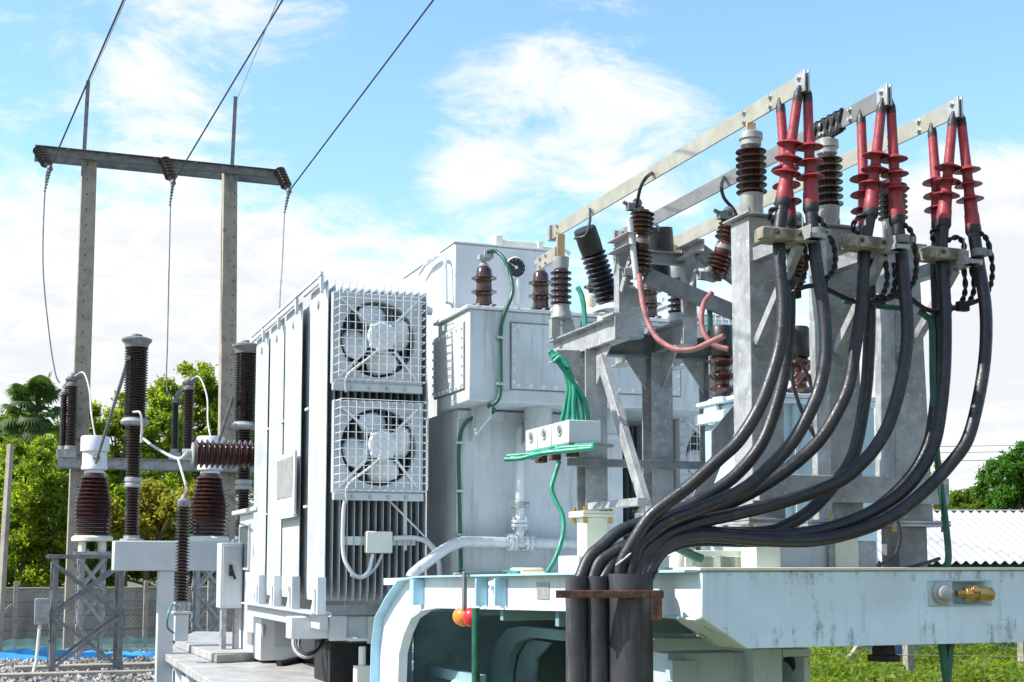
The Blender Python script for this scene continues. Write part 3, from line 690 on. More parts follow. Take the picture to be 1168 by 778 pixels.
for (A_, B_, C_, lab, pp) in ((I1, I2, CT1, 'left', [(95, 425), (102, 445), (104, 470)]), (I3, I4, CT2, 'middle', [(227, 430), (236, 452), (237, 480)])):
    wire('white jumper arching from the %s insulator pair down to the pale transformer head' % lab, [A_, A_ + V((.1, -.05, .1)), B_ + V((-.1, 0, .05)), B_ + V((0, -.03, .1))] + [at(x, y, Y=YD - .5 - .8 * i) for i, (x, y) in enumerate(pp)] + [C_], .019, group='white jumpers')
    m = MB(); m.bar(A_ + V((0, 0, .06)), B_ + V((0, -.02, .1)), .1, .08); m.sphere(B_ + V((0, -.02, .1)), .12); m.bar(B_ + V((-.14, 0, .02)), B_ + V((.16, 0, .16)), .08, .1)
    tag(m.build('disconnector', 'galv_dark'), 'short switch blade bridging the %s pair of slim insulators' % lab, 'switch')

# steel beam on a post with the tall arresters
DB = 17.5; YB2 = at(130, 633, D=DB).y
xb0 = at(130, 633, Y=YB2).x; xb1 = at(292, 640, Y=YB2).x; zb1 = at(190, 617, Y=YB2).z; zb0 = at(190, 651, Y=YB2).z
t = thing('arrester_support', 'pale grey box beam on a square post carrying the tall black arresters', 'steel support', (at(188, 700, Y=YB2).x, YB2 + .2, 0))
m = MB(); m.bb((xb0, YB2, zb0), (xb1, YB2 + .36, zb1)); m.build('beam', 'paint_cab', t, .012)
pa, pb = at(180, 700, Y=YB2 + .05).x, at(198, 700, Y=YB2 + .05).x
m = MB(); m.bb((pa, YB2 + .05, 0), (pb, YB2 + .25, zb0 - .002)); m.build('post', 'paint_cab', t, .008)
def stack(px, lab):
    b = at(px, 620, Y=YB2 + .18); b.z = zb1; k = (b.x * HF.x + b.y * HF.y) / FPX; k = 17.9 / FPX
    t = thing('surge_arrester', lab, 'surge arrester', b, 'tall black surge arresters')
    z = b.z
    def lat(nm, mat, pr, n=28):
        nonlocal z
        m = MB(); m.lathe((b.x, b.y, z), ZUP, [(r * k, h * k) for r, h in pr], n); o = m.build(nm, mat, t); z += pr[-1][1] * k; return o
    lat('base', 'galv', [(13, 0), (13, 2), (9, 3), (9, 6)])
    lat('lower_porcelain', 'porc_dark', sheds(54, 17, 5.6, 8.6, 0, .2))
    lat('lower_flange', 'galv', [(8, 0), (9.5, 1), (9.5, 4), (8, 5.5), (9.5, 7), (9.5, 11), (8, 12)])
    lat('middle_porcelain', 'porc_dark', sheds(58, 18, 6, 9, 0, .2))
    lat('grading_ring', 'galv', [(9, 0), (15, 2), (16.5, 5), (13, 9), (11, 10)])
    lat('upper_porcelain', 'porc_dark', sheds(80, 27, 10.2, 13.4, 0, .2))
    lat('cap', 'galv_dark', [(13, 0), (13.5, 4), (17, 8), (17, 10), (12, 12), (6, 13), (6, 15), (3, 16)])
    return t, V((b.x, b.y, z)), k
ST1, TP1, kk = stack(150, 'tall three stage black ribbed arrester on the left end of the pale beam')
ST2, TP2, kk = stack(277, 'tall black ribbed arrester beside the white radiators partly hidden by them')
def rod(a, b, r, label):
    m = MB(); m.tube([a, b], r, 8); tag(m.build('connecting_rod', 'galv_dark'), label, 'rod')
rod(at(147, 408, Y=YB2 + .05), CT1 + V((0, -.4, -.55)), .028, 'long slanting rod from the left arrester down to the pale transformer head')
rod(at(266, 452, Y=YB2 + .05), at(247, 512, Y=YB2 + 1.2), .024, 'slanting rod beside the right arrester going behind the horizontal bushing')
# horizontal HV bushing out of the tank side
YH = 16.6; hb = at(286, 519, Y=YH); he = at(221, 521, Y=YH)
t = thing('horizontal_bushing', 'large horizontal brown ribbed bushing projecting left from behind the radiators', 'bushing', (3.4, YH, hb.z))
k = 15.8 / FPX; L = 3.4 - he.x
m = MB(); m.lathe((he.x, YH, hb.z), (1, 0, 0), sheds(L, int(L / (6.3 * k)), 13 * k, 17.5 * k, 0, .1, .25), 36); m.build('porcelain', 'porcelain', t)
m = MB(); m.lathe((he.x - 3 * k, YH, hb.z), (1, 0, 0), [(5 * k, -6 * k), (5 * k, 0), (13 * k, 1 * k), (13 * k, 3.2 * k)], 24); m.build('terminal_cap', 'galv', t)
hv = V((he.x - 9 * k, YH, hb.z))
wire('thick white cable from the left arrester drooping to the end of the horizontal bushing', [at(160, 497, Y=YB2 + .1), at(172, 507, Y=YB2 - .1), at(192, 519, Y=YB2 - .3), at(205, 523, Y=YH + .1), hv], .019)
wire('short white tail hanging from the grading ring of the left arrester', [at(152, 470, Y=YB2), at(160, 471, Y=YB2 - .1), at(162, 485, Y=YB2 - .12), at(161, 505, Y=YB2 - .1)], .016)
# slim arrester on its pedestal
ba = at(206, 731, D=16.2); k = 16.2 / FPX; za = at(206, 686, D=16.2).z
t = thing('slim_arrester', 'slim black ribbed arrester standing in front of the pale beam', 'surge arrester', ba)
m = MB(); m.bb((ba.x - 7.5 * k, ba.y - 7 * k, ba.z), (ba.x + 7.5 * k, ba.y + 7 * k, za - 14 * k)); m.bb((ba.x - 10 * k, ba.y - 9 * k, za - 14 * k), (ba.x + 10 * k, ba.y + 9 * k, za - 11 * k)); m.build('pedestal', 'paint_cab', t, .008)
m = MB(); m.cyl((ba.x, ba.y, za - 11 * k), (ba.x, ba.y, za), 6.5 * k, n=16)
for s_ in (-1, 1): m.cyl((ba.x + s_ * 7 * k, ba.y - 3 * k, za - 11 * k), (ba.x + s_ * 7 * k, ba.y - 3 * k, za - 2 * k), 2 * k, n=8); m.sphere((ba.x + s_ * 7 * k, ba.y - 3 * k, za - 3 * k), 3 * k)
m.build('base', 'galv', t)
m = MB(); m.lathe((ba.x, ba.y, za), ZUP, sheds(107 * k, 30, 5 * k, 8.8 * k, 0, .25), 24); m.build('porcelain', 'porc_dark', t)
m = MB(); z = za + 107 * k; m.lathe((ba.x, ba.y, z), ZUP, [(7 * k, 0), (8 * k, 3 * k), (8 * k, 7 * k), (4 * k, 10 * k), (2 * k, 14 * k)], 16); m.bar((ba.x - 10 * k, ba.y, z + 6 * k), (ba.x + 10 * k, ba.y, z + 6 * k), 3 * k, 3 * k); m.build('clamp', 'galv_dark', t)
wire('white wire dropping from the bushing cable to the slim arrester', [at(203, 523, Y=YH + .1), at(208, 540, Y=YH - .2), at(212, 556, Y=YH - .3), V((ba.x, ba.y, z + 12 * k))], .015)
wire('small green earth wire beside the slim arrester pedestal', [at(197, 688, D=16.1), at(192, 700, D=16), at(191, 715, D=16), at(198, 722, D=16.1)], .012, 'green', 'earth_wire')
# control cabinet by the beam end
xc0, xc1 = at(249, 655, D=17.0), at(271, 655, D=17.2)
zt_, zb_ = at(260, 619, D=17).z, at(260, 694, D=17).z
t = thing('control_cabinet', 'small grey control cabinet with a black handle beside the white radiators', 'cabinet', (xc0.x + .1, xc0.y + .15, zb_))
m = MB(); m.bb((xc0.x + .03, xc0.y, zb_), (xc0.x + .30, xc0.y + .35, zt_)); m.build('body', 'paint_cab', t, .01)
m = MB(); m.bb((xc0.x + .055, xc0.y - .015, zb_ + .03), (xc0.x + .275, xc0.y - .002, zt_ - .03)); d_ = m.build('door', 'paint_cab', t, .004)
m = MB(); m.bb((xc0.x + .13, xc0.y - .05, zb_ + .40), (xc0.x + .17, xc0.y - .017, zb_ + .54)); m.bar((xc0.x + .15, xc0.y - .06, zb_ + .5), (xc0.x + .2, xc0.y - .06, zb_ + .36), .02, .03); m.build('handle', 'black', d_)
m = MB(); m.bb((xc0.x + .06, xc0.y + .05, 0), (xc0.x + .12, xc0.y + .2, zb_ - .002)); m.bb((xc0.x + .22, xc0.y + .05, 0), (xc0.x + .28, xc0.y + .2, zb_ - .002)); m.build('support', 'galv', t)
# ------------------------------------------------------------------ shed on the right
DE, DR = 27.0, 30.6
ze, zr = 2 + 8 * DE / FPX, 2 + 61 * DR / FPX
t = thing('corrugated_shed', 'long low shed with a white corrugated roof and blue wall behind the beam', 'shed', HF * (DE + 1) + HR * 11)
M['roof'] = pmat('white_corrugated_sheet', (.40, .40, .39), .5, var=.07, scale=.8, dirt=(.28, .26, .23), damt=.6, dscale=1.3)
M['blue_wall'] = pmat('blue_painted_wall', (.03, .09, .20), .7, var=.2, dirt=(.12, .07, .03), damt=.8, dscale=2)
m = MB(); u0, u1 = .245 * DE, .62 * DE; pitch = .19; n = int((u1 - u0) / pitch * 8)
for i in range(n + 1):
    u = u0 + (u1 - u0) * i / n; wv = .035 * math.cos(2 * PI * i / 8)
    nrm = (ZUP * (DR - DE) - HF * (zr - ze)).normalized()
    for D, z in ((DE - .25, ze - .08), (DR, zr)):
        p = HF * D + HR * u + ZUP * z + nrm * wv; m.v += [p, p - nrm * .012]
for i in range(n):
    a = i * 4; m.f += [(a, a + 2, a + 6, a + 4), (a + 1, a + 5, a + 7, a + 3), (a, a + 4, a + 5, a + 1), (a + 2, a + 3, a + 7, a + 6)]
m.build('roof', 'roof', t, ang=80)
m = MB()
n2 = [(DE + .2, 0), (DE + .2, ze - .06), (DR, zr - .1), (2 * DR - DE, ze - .06), (2 * DR - DE, 0)]
m.prism([HF * D + HR * (u0 + .15) + ZUP * z for D, z in n2], HR * (u1 - u0 - .3)); m.build('wall', 'blue_wall', t)
m = MB(); m.prism([HF * (2 * DR - DE + .3) + HR * u0 + ZUP * (ze - .03), HF * DR + HR * u0 + ZUP * (zr + .02), HF * DR + HR * u0 + ZUP * (zr + .05), HF * (2 * DR - DE + .3) + HR * u0 + ZUP * ze], HR * (u1 - u0)); m.build('back_roof', 'roof', t)
# wire fence in the field
t = thing('field_fence', 'barbed wire fence on slim concrete posts in the weedy field', 'fence', HF * 25 + HR * 8)
for px, D in ((1035, 24.0), (1166, 23.5), (905, 24.5), (1300, 23)):
    p = at(px, 700, D=D); m = MB(); m.box((p.x, p.y, .8), (.15, .15, 1.6)); m.build('post', 'concrete', t, .01)
m = MB(); m.bar(at(940, 790, D=23.9), at(992, 722, D=24.1), .11, .11); m.build('stay', 'concrete', t, .008)
m = MB()
for z in (.45, .8, 1.15, 1.5): m.tube([V((at(880, 700, D=24.4).x, at(880, 700, D=24.4).y, z)), V((at(1300, 700, D=23).x, at(1300, 700, D=23).y, z))], .006, 4)
m.build('barbed_wire', 'galv_dark', t)
# ================================================================== TRAILER
XG = 3.25
YB = at(800, 678, X=XG).y
ZD0, ZD1 = 1.972, 1.885                       # deck level at the front beam and at the rear
YA = at(436, 700, X=XG).y
def zdeck(y): return ZD0 + (ZD1 - ZD0) * (y - YB) / (YA - YB)
def pX(pts, X): return [at(a, b, X=X) for a, b in pts]
def pY(pts, Y): return [at(a, b, Y=Y) for a, b in pts]
def fb(m, x0, y0, x1, y1, Y, d):
    """axis aligned box whose front face (plane Y) covers the sighted rectangle"""
    cy, cx = (y0 + y1) / 2, (x0 + x1) / 2
    return m.bb((at(x0, cy, Y=Y).x, Y, at(cx, y1, Y=Y).z), (at(x1, cy, Y=Y).x, Y + d, at(cx, y0, Y=Y).z))
T = thing('substation_trailer', 'light blue flat deck trailer under the transformer with a long mossy front beam', 'trailer', (XG, YB, 0))
# front cross beam with chamfered end, a valve recess cut into its face
bp_ = pY([(800, 652), (1320, 650), (1320, 729), (850, 740), (800, 705)], YB)
m = MB(); m.prism(bp_, (0, .34, 0))
M['platform'] = pmat('dusty_white_deck_paint', (.36, .365, .36), .7, var=.15, dirt=(.22, .18, .13), damt=.6, dthr=(.45, .7), dscale=1.2, bump=.15, bscale=25)
beam = m.build('front_beam', 'mossy', T, .008)
r0, r1 = at(1086, 664, Y=YB), at(1124, 689, Y=YB)
cm = MB(); cm.bb((r0.x, YB - .1, r0.z), (r1.x, YB + .12, r1.z)); cut = cm.build('cutter', 'black', T)
md = beam.modifiers.new('b', 'BOOLEAN'); md.object = cut; md.operation = 'DIFFERENCE'; md.solver = 'EXACT'
beam.modifiers.move(1, 0)
md2 = beam.modifiers['bevel']; bpy.context.view_layer.update()
nm = bpy.data.meshes.new_from_object(beam.evaluated_get(bpy.context.evaluated_depsgraph_get()))
beam.modifiers.clear(); beam.data = nm; bpy.data.objects.remove(cut)
m = MB(); m.bb((XG - .012, YB - .012, ZD0 + .002), (bp_[1].x, YB + .36, ZD0 + .018)); m.build('top_edge_plate', 'rust_white', T, .003)
m = MB(); a, b = at(1058, 662, Y=YB), at(1131, 691, Y=YB)
for lo, hi in (((a.x, YB - .006, a.z), (b.x, YB - .001, r0.z + .004)), ((a.x, YB - .006, r1.z - .004), (b.x, YB - .001, b.z)), ((r1.x + .003, YB - .006, r0.z + .0035), (b.x, YB - .001, r1.z - .0035)), ((a.x, YB - .006, r0.z + .0035), (r0.x - .003, YB - .001, r1.z - .0035))): m.bb(lo, hi)
m.build('recess_frame', 'tin', T, .002)
m = MB(); c = at(1073, 676, Y=YB); m.lathe(c, (0, -1, 0), [(.062, .0), (.062, .02), (.04, .026), (.04, .05), (.03, .055)], 20); m.build('blank_cap', 'plate_grey', T)
v0, v1 = at(1091, 677, Y=YB - .03), at(1131, 678, Y=YB - .05)
m = MB(); L = (v1 - v0).length; m.lathe(v0, v1 - v0, [(.022, 0), (.022, L * .2), (.035, L * .22), (.045, L * .36), (.045, L * .44), (.03, L * .48), (.03, L * .55), (.042, L * .57), (.042, L * .86), (.03, L * .88), (.036, L * .9), (.036, L)], 8)
m.cyl(v0.lerp(v1, .4), v0.lerp(v1, .4) + V((0, -.05, .03)), .022, n=8); m.build('brass_valve', 'brass', T, .002)
# deck
m = MB(); x1 = 9.2
for z in (0, -.06):
    m.v += [V((XG + .01, YB + .36, zdeck(YB) + z)), V((x1, YB + .36, zdeck(YB) + z)), V((x1, YA, ZD1 + z)), V((XG + .01, YA, ZD1 + z))]
m.f = [(0, 1, 2, 3), (4, 7, 6, 5), (0, 4, 5, 1), (1, 5, 6, 2), (2, 6, 7, 3), (3, 7, 4, 0)]
m.build('deck_plate', 'blue_light', T)
# side girder running into the curved gooseneck
outer = [(798, 653), (650, 656), (485, 659), (464, 663), (450, 683), (438, 705), (434, 735), (432, 800)]
inner = [(455, 800), (457, 745), (463, 722), (471, 704), (484, 695), (500, 692), (650, 695), (740, 701), (798, 705)]
m = MB(); m.prism(pX(outer + inner, XG), (.02, 0, 0)); m.build('side_girder', 'blue_light', T, .002)
op = pX(outer, XG); m = MB()
def ribbon(m, pts, w0, w1, t):
    n = len(pts); vs = []
    for i, p in enumerate(pts):
        tg = (pts[min(i + 1, n - 1)] - pts[max(i - 1, 0)]).normalized(); nr = V((0, -tg.z, tg.y))
        vs += [p + V((w0, 0, 0)), p + V((w1, 0, 0)), p + V((w1, 0, 0)) + nr * t, p + V((w0, 0, 0)) + nr * t]
    fs = [(i * 4 + k, i * 4 + (k + 1) % 4, i * 4 + 4 + (k + 1) % 4, i * 4 + 4 + k) for i in range(n - 1) for k in range(4)] + [(0, 1, 2, 3), ((n - 1) * 4, n * 4 - 1, n * 4 - 2, n * 4 - 3)]
    m.add(vs, fs)
ribbon(m, op, -.085, .30, .014); m.build('outer_flange', 'blue_edge_shade', T, .002)
m = MB(); ribbon(m, pX(inner, XG), -.02, .06, .012); m.build('inner_flange', 'blue_light', T, .002)
for px in (482, 556, 578):
    m = MB(); y = at(px, 675, X=XG).y; m.bb((XG - .095, y - .05, at(px, 690, X=XG).z), (XG - .002, y + .05, at(px, 661, X=XG).z)) if px == 482 else m.bb((XG - .09, y - .012, at(px, 691, X=XG).z), (XG - .002, y + .012, at(px, 660, X=XG).z)); m.build('stiffener', 'blue_edge_shade', T, .002)
# underside
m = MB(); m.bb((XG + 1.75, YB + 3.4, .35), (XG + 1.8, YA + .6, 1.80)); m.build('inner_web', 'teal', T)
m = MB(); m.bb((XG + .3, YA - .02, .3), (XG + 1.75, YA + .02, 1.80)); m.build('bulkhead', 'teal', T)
m = MB(); a = at(458, 755, X=XG + .45); b = at(548, 752, X=XG + .45); m.bb((XG + .4, b.y, a.z - .045), (XG + .5, a.y, a.z + .045)); m.build('shelf_rail', 'blue_under_shade', T, .005)
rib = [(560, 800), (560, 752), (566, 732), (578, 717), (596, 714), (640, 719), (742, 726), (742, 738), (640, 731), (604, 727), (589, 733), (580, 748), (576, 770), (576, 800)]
m = MB(); m.prism(pX(rib, XG + 1.0), (.08, 0, 0)); m.build('arch_rib', 'blue_under_shade', T, .004)
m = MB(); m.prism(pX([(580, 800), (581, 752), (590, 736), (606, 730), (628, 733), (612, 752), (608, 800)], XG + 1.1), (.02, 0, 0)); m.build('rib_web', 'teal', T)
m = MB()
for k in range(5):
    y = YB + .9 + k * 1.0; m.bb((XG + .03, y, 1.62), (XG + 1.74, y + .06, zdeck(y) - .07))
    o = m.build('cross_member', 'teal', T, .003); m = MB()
fb(m, 742, 727, 900, 741, YB + .75, .12); m.build('lower_rail', 'tin', T, .005)
m = MB(); fb(m, 762, 744, 859, 840, YB + 1.0, .5); m.build('under_cabinet', 'tin', T, .008)
m = MB(); fb(m, 767, 753, 795, 778, YB + .9, .09); m.build('meter_box', 'tin', T, .006)
m = MB(); Y_ = YB + .9
for r_ in ((860, 740, 893, 840), (893, 740, 925, 749), (918, 749, 925, 840)): fb(m, *r_, Y_, .5 if r_[0] == 860 else .3)
m.build('end_panel', 'blue_paint', T, .004)
m = MB(); fb(m, 893.5, 749.5, 917.5, 840, Y_ + .25, .04); m.build('opening_back', 'black', T)
wirep = smooth([at(897, 749, Y=Y_ + .15), at(906, 757, Y=Y_ + .12), at(911, 772, Y=Y_ + .12), at(912, 800, Y=Y_ + .12)], 6)
m = MB(); m.tube(wirep, .03, 8); m.build('hose', 'rubber', T)
m = MB(); c = at(1008, 742, Y=YB + .17); m.lathe(c + V((0, 0, .01)), (0, 0, -1), [(.05, -.03), (.06, 0), (.06, .03), (.085, .035), (.085, .065)], 20); m.build('jack_socket', 'black', T)
for px, pz in ((1320, 0), (872, 0)):
    q = at(px, 700, Y=YB + 1.2); m = MB(); m.bb((q.x - .1, YB + 1.3, 0.02), (q.x + .1, YB + 1.5, 1.7)); m.build('support_leg', 'blue_paint', T, .01)
# small fittings on the girder
y = at(470, 672, X=XG).y; m = MB(); c = at(470, 672, X=XG - .012); m.lathe_raw(c, [(math.sin(PI * i / 8), -math.cos(PI * i / 8)) for i in range(9)], (.016, .058, .095), 16); m.build('side_reflector', 'amber', T)
m = MB(); a, b = at(613, 664, X=XG), at(627, 684, X=XG); m.bb((XG - .008, a.y, b.z), (XG - .002, b.y, a.z)); m.build('name_plate', 'plate_grey', T, .002)
m = MB(); c0, c1 = at(562, 663, X=XG - .05), at(568, 684, X=XG - .05)
lp = []
cy, cz, hh = (c0.y + c1.y) / 2, (c0.z + c1.z) / 2, (c0.z - c1.z) / 2
for k in range(17):
    a = 2 * PI * k / 16; lp.append(V((XG - .055, cy + .055 * math.cos(a), cz + hh * .95 * math.sin(a))))
m.tube(lp, .017, 8); m.cyl((XG - .055, cy - .07, cz + hh * .7), (XG - .055, cy + .07, cz + hh * .7), .022, n=10); m.build('shackle', 'blue_light', T)
m = MB(); y = at(544, 660, X=XG - .02).y; m.bb((XG - .13, y - .03, at(544, 696, X=XG).z), (XG - .104, y + .02, at(544, 655, X=XG).z)); m.bb((XG - .13, y - .03, at(544, 655, X=XG).z), (XG + .2, y + .02, at(544, 655, X=XG).z + .02)); m.build('pipe_strap', 'galv_dark', T, .003)
p = at(543, 697, X=XG - .12); m = MB(); m.tube([(p.x, p.y, 0), (p.x, p.y, p.z + .02)], .03, 12)
tag(m.build('green_pipe', 'green_dark'), 'upright dark green pipe strapped to the white girder beside the tail lamp', 'pipe')
m = MB(); a = at(529, 703, X=XG + .02); b = at(537, 704, X=XG - .08)
lt = thing('tail_lamp', 'round orange and red tail lamp hanging under the white girder', 'lamp', a)
m.sphere(a, .085, (1, 1.1, .9)); m.build('orange_lens', 'orange', lt); m = MB(); m.sphere(b, .07, (.8, 1, 1)); m.build('red_lens', 'redlens', lt)
m = MB(); m.bar(a + V((.02, -.1, .02)), a + V((.02, -.1, .17)), .03, .03); m.bb((a.x - .02, a.y - .16, a.z - .04), (a.x + .05, a.y - .07, a.z + .05)); m.build('bracket', 'galv_dark', lt)
# black bundle of gear and a small rubber lump on the shelf
m = MB(); c = at(523, 792, X=XG + .35); m.bb(c + V((0, -.3, -.12)), c + V((.3, .35, .02))); m.cyl(c + V((.05, -.2, .02)), c + V((.05, .25, .06)), .05, n=10); m.build('battery_box', 'tin', T, .02)
# lower platform behind
zp = .86
pp = [at(x, y, Z=zp) for x, y in ((187, 745), (262, 790), (520, 850), (520, 740), (330, 722), (206, 727))]
m = MB(); m.prism(pp, (0, 0, -.09)); m.build('lower_platform', 'platform', T, .006)
pq = [at(x, y, Z=zp + .1) for x, y in ((200, 730), (247, 747), (330, 742), (330, 722), (222, 720))]
m = MB(); m.prism(pq, (0, 0, -.097)); m.build('platform_step', 'platform', T, .01)
for k in range(5):
    q = pp[0].lerp(pp[1], .12 + k * .24); d = (pp[1] - pp[0]).normalized(); s_ = V((d.y, -d.x, 0)); s_ = -s_ if s_.x < 0 else s_
    m = MB(); m.prism([q + s_ * .02 + V((0, 0, -.09)), q + s_ * .5 + V((0, 0, -.09)), q + s_ * .5 + V((0, 0, -.6)), q + s_ * .28 + V((0, 0, -.6))], d * .12); m.build('platform_bracket', 'blue_light', T, .004)
m = MB(); a, b = pp[0] + V((.15, .1, -.3)), pp[1] + V((.25, .1, -.3)); m.bar(a, b, .05, .16); m.build('platform_side_rail', 'blue_paint', T, .004)
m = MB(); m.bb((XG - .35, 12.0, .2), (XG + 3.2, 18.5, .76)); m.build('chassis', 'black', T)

# ================================================================== TRANSFORMER
XR = 2.82; YR = at(369, 500, X=XR).y
ZRT, ZRB = at(369, 321, X=XR).z, at(369, 686, X=XR).z
XR1 = at(490, 500, Y=YR).x
TX = thing('power_transformer', 'large pale grey power transformer with radiators, fans and a raised oil tank', 'transformer', (4.5, YR + 1.5, .9))
XBX = 3.96; YBX = at(535, 405, X=XBX).y
ZBT, ZBB = at(535, 352, X=XBX).z, at(535, 457, X=XBX).z
YT = YBX + .62
XT0 = at(521, 560, Y=YT).x; XT1 = at(711, 560, Y=YT).x
XBR = at(812, 420, Y=YBX).x
m = MB(); m.bb((XT0, YT, 1.5), (XT1, YT + 3.6, ZBB)); tank = m.build('tank', 'paint_grey', TX, .012)
m = MB(); m.bb((XT0 - .05, YT - .06, 1.60), (XT1 + .05, YT - .002, 1.72)); m.bb((XT0 - .06, YT - .12, 1.885), (XT1 + .06, YT - .062, 1.93)); m.build('base_rail', 'paint_grey', TX, .006)
m = MB(); m.bb((XBX, YBX, ZBB + .001), (XBR, YBX + .95, ZBT)); bx = m.build('terminal_box', 'paint_grey', TX, .014)
m = MB(); m.bb((XT0 + .1, YBX + .951, ZBB + .001), (XBR - .1, YT + 3.5, ZBT - .03)); m.build('tank_cover', 'paint_grey', TX, .01)
m = MB(); m.bb((XBX - .035, YBX - .035, ZBT + .001), (XBR + .03, YBX + 1.0, ZBT + .03)); m.build('box_lid', 'paint_white', TX, .006)
# bolts along the lid flange, lifting eyes and a ledge bar under the box
m = MB(); x = XBX + .08
while x < XBR: m.bolt((x, YBX - .02, ZBT + .03), (0, 0, 1), .014, .014); x += .13
y = YBX + .1
while y < YBX + .95: m.bolt((XBX - .012, y, ZBT + .03), (0, 0, 1), .014, .014); y += .13
tag(m.build('lid_bolts', 'bolt', TX), None, None, None, 'stuff')
for x in (XBX + .35, XBR - .5):
    m = MB(); m.prism([(x - .07, YBX - .004, ZBB + .02), (x + .07, YBX - .004, ZBB + .02), (x + .05, YBX - .004, ZBB + .10), (x - .05, YBX - .004, ZBB + .10)], (0, -.014, 0)); m.build('jacking_pad', 'paint_grey', TX, .002)
m = MB(); m.bb((XT0 + .001, YT - .03, ZBB - .10), (XT1 - .001, YT - .001, ZBB - .02)); m.build('upper_rail', 'paint_grey', TX, .004)
# bolted covers
def cover(pts_plane, nrm, nx, nz, mat='paint_grey'):
    """pts: lower-left, lower-right, upper-right, upper-left"""
    a, b, c, d = [V(p) for p in pts_plane]; nrm = V(nrm)
    e1, e2 = (b - a).normalized() * .012, (d - a).normalized() * .012; m = MB(); m.prism([a - e1 - e2, b + e1 - e2, c + e1 + e2, d - e1 + e2], nrm * .005); m.build('gasket', 'galv_dark', bx)
    m = MB(); m.prism([a + nrm * .006, b + nrm * .006, c + nrm * .006, d + nrm * .006], nrm * .010)
    o = m.build('access_cover', mat, bx, .004)
    m = MB(); ins = .06
    lst = []
    for i in range(nx):
        f = (i + .5) / nx; lst += [a.lerp(b, f).lerp(d.lerp(c, f), ins * .8), a.lerp(b, f).lerp(d.lerp(c, f), 1 - ins * .8)]
    for i in range(nz):
        f = (i + .5) / nz; lst += [a.lerp(d, f).lerp(b.lerp(c, f), ins * .5), a.lerp(d, f).lerp(b.lerp(c, f), 1 - ins * .5)]
    for p in lst: m.bolt(p + nrm * .014, nrm, .015, .014)
    tag(m.build('bolts', 'paint_white', bx), None, None, None, 'stuff')
X_ = XBX - .002; cover([at(496, 455, X=X_) , at(530, 443, X=X_), at(530, 368, X=X_), at(496, 388, X=X_)], (-1, 0, 0), 7, 7)
Y_ = YBX - .002
def rect(x0, y0, x1, y1): 
    q, w_ = at(x0, (y0 + y1) / 2, Y=Y_), at(x1, (y0 + y1) / 2, Y=Y_); z0 = at((x0 + x1) / 2, y1, Y=Y_).z; z1 = at((x0 + x1) / 2, y0, Y=Y_).z
    return [(q.x, Y_, z0), (w_.x, Y_, z0), (w_.x, Y_, z1), (q.x, Y_, z1)]
cover(rect(583, 371, 654, 445), (0, -1, 0), 5, 5); cover(rect(664, 372, 775, 449), (0, -1, 0), 7, 5)
# gussets and pockets below the box
for px in (560, 690):
    q = at(px, 470, Y=YBX + .02); m = MB()
    m.prism([(q.x, YBX + .06, ZBB), (q.x, YT - .002, ZBB), (q.x, YT - .002, ZBB - .32), (q.x, YBX + .06, ZBB - .13)], (.02, 0, 0)); m.build('gusset', 'paint_grey', TX)
q = at(614, 480, Y=YBX + .32); m = MB(); m.lathe((q.x, q.y, ZBB - .001), (0, 0, -1), [(.135, 0), (.135, .32), (.15, .325), (.15, .36), (.1, .365)], 28); m.build('turret', 'paint_grey', TX)
q = at(697, 480, Y=YBX + .32); m = MB(); m.lathe((q.x, q.y, ZBB - .001), (0, 0, -1), [(.15, 0), (.15, .24), (.17, .245), (.17, .29), (.1, .3)], 28); m.build('turret', 'paint_grey', TX)
# oil pipework
def pipe(name, pts, r, par=TX, mat='paint_grey', n=16, k=5):
    m = MB(); m.tube(smooth(pts, k), r, n); return m.build(name, mat, par)
YP = YT - .16
pipe('oil_pipe', [at(468, 660, Y=YP - .12), at(474, 652, Y=YP - .1), at(505, 628, Y=YP - .02), at(522, 620, Y=YP), at(540, 618, Y=YP), at(660, 621, Y=YP)], .052)
pv0, pv1 = at(593, 618, Y=YP), at(592, 500, Y=YP)
pipe('riser_pipe', [pv0, V((pv0.x, YP, pv0.z + .2)), V((pv0.x, YP, pv1.z)), V((pv0.x + .03, YP + .02, pv1.z + .10)), V((pv0.x + .13, YP + .1, pv1.z + .16))], .045)
for (px, py, ax) in ((584, 619, 'x'), (602, 619.5, 'x'), (593, 597, 'z')):
    q = at(px, py, Y=YP); d = V((1, 0, 0)) if ax == 'x' else ZUP; m = MB()
    m.lathe(q - d * .035, d, [(.085, 0), (.085, .03)], 24); m.lathe(q + d * .003, d, [(.085, 0), (.085, .03)], 24)
    o1, o2 = d.orthogonal().normalized(), d.cross(d.orthogonal().normalized())
    for i in range(6):
        a = 2 * PI * i / 6 + .4; m.tube([q + (o1 * math.cos(a) + o2 * math.sin(a)) * .067 - d * .06, q + (o1 * math.cos(a) + o2 * math.sin(a)) * .067 + d * .06], .011, 6)
    m.build('pipe_flange', 'paint_grey', TX)
q = at(592, 576, Y=YP); m = MB(); m.lathe(q, ZUP, [(.06, -.03), (.06, .03)], 20); m.cyl(q + V((-.1, -.0, 0)), q + V((-.055, 0, 0)), .03, n=12); m.cyl(q + V((.055, -.0, 0)), q + V((.1, 0, 0)), .03, n=12); m.build('valve', 'plate_grey', TX)
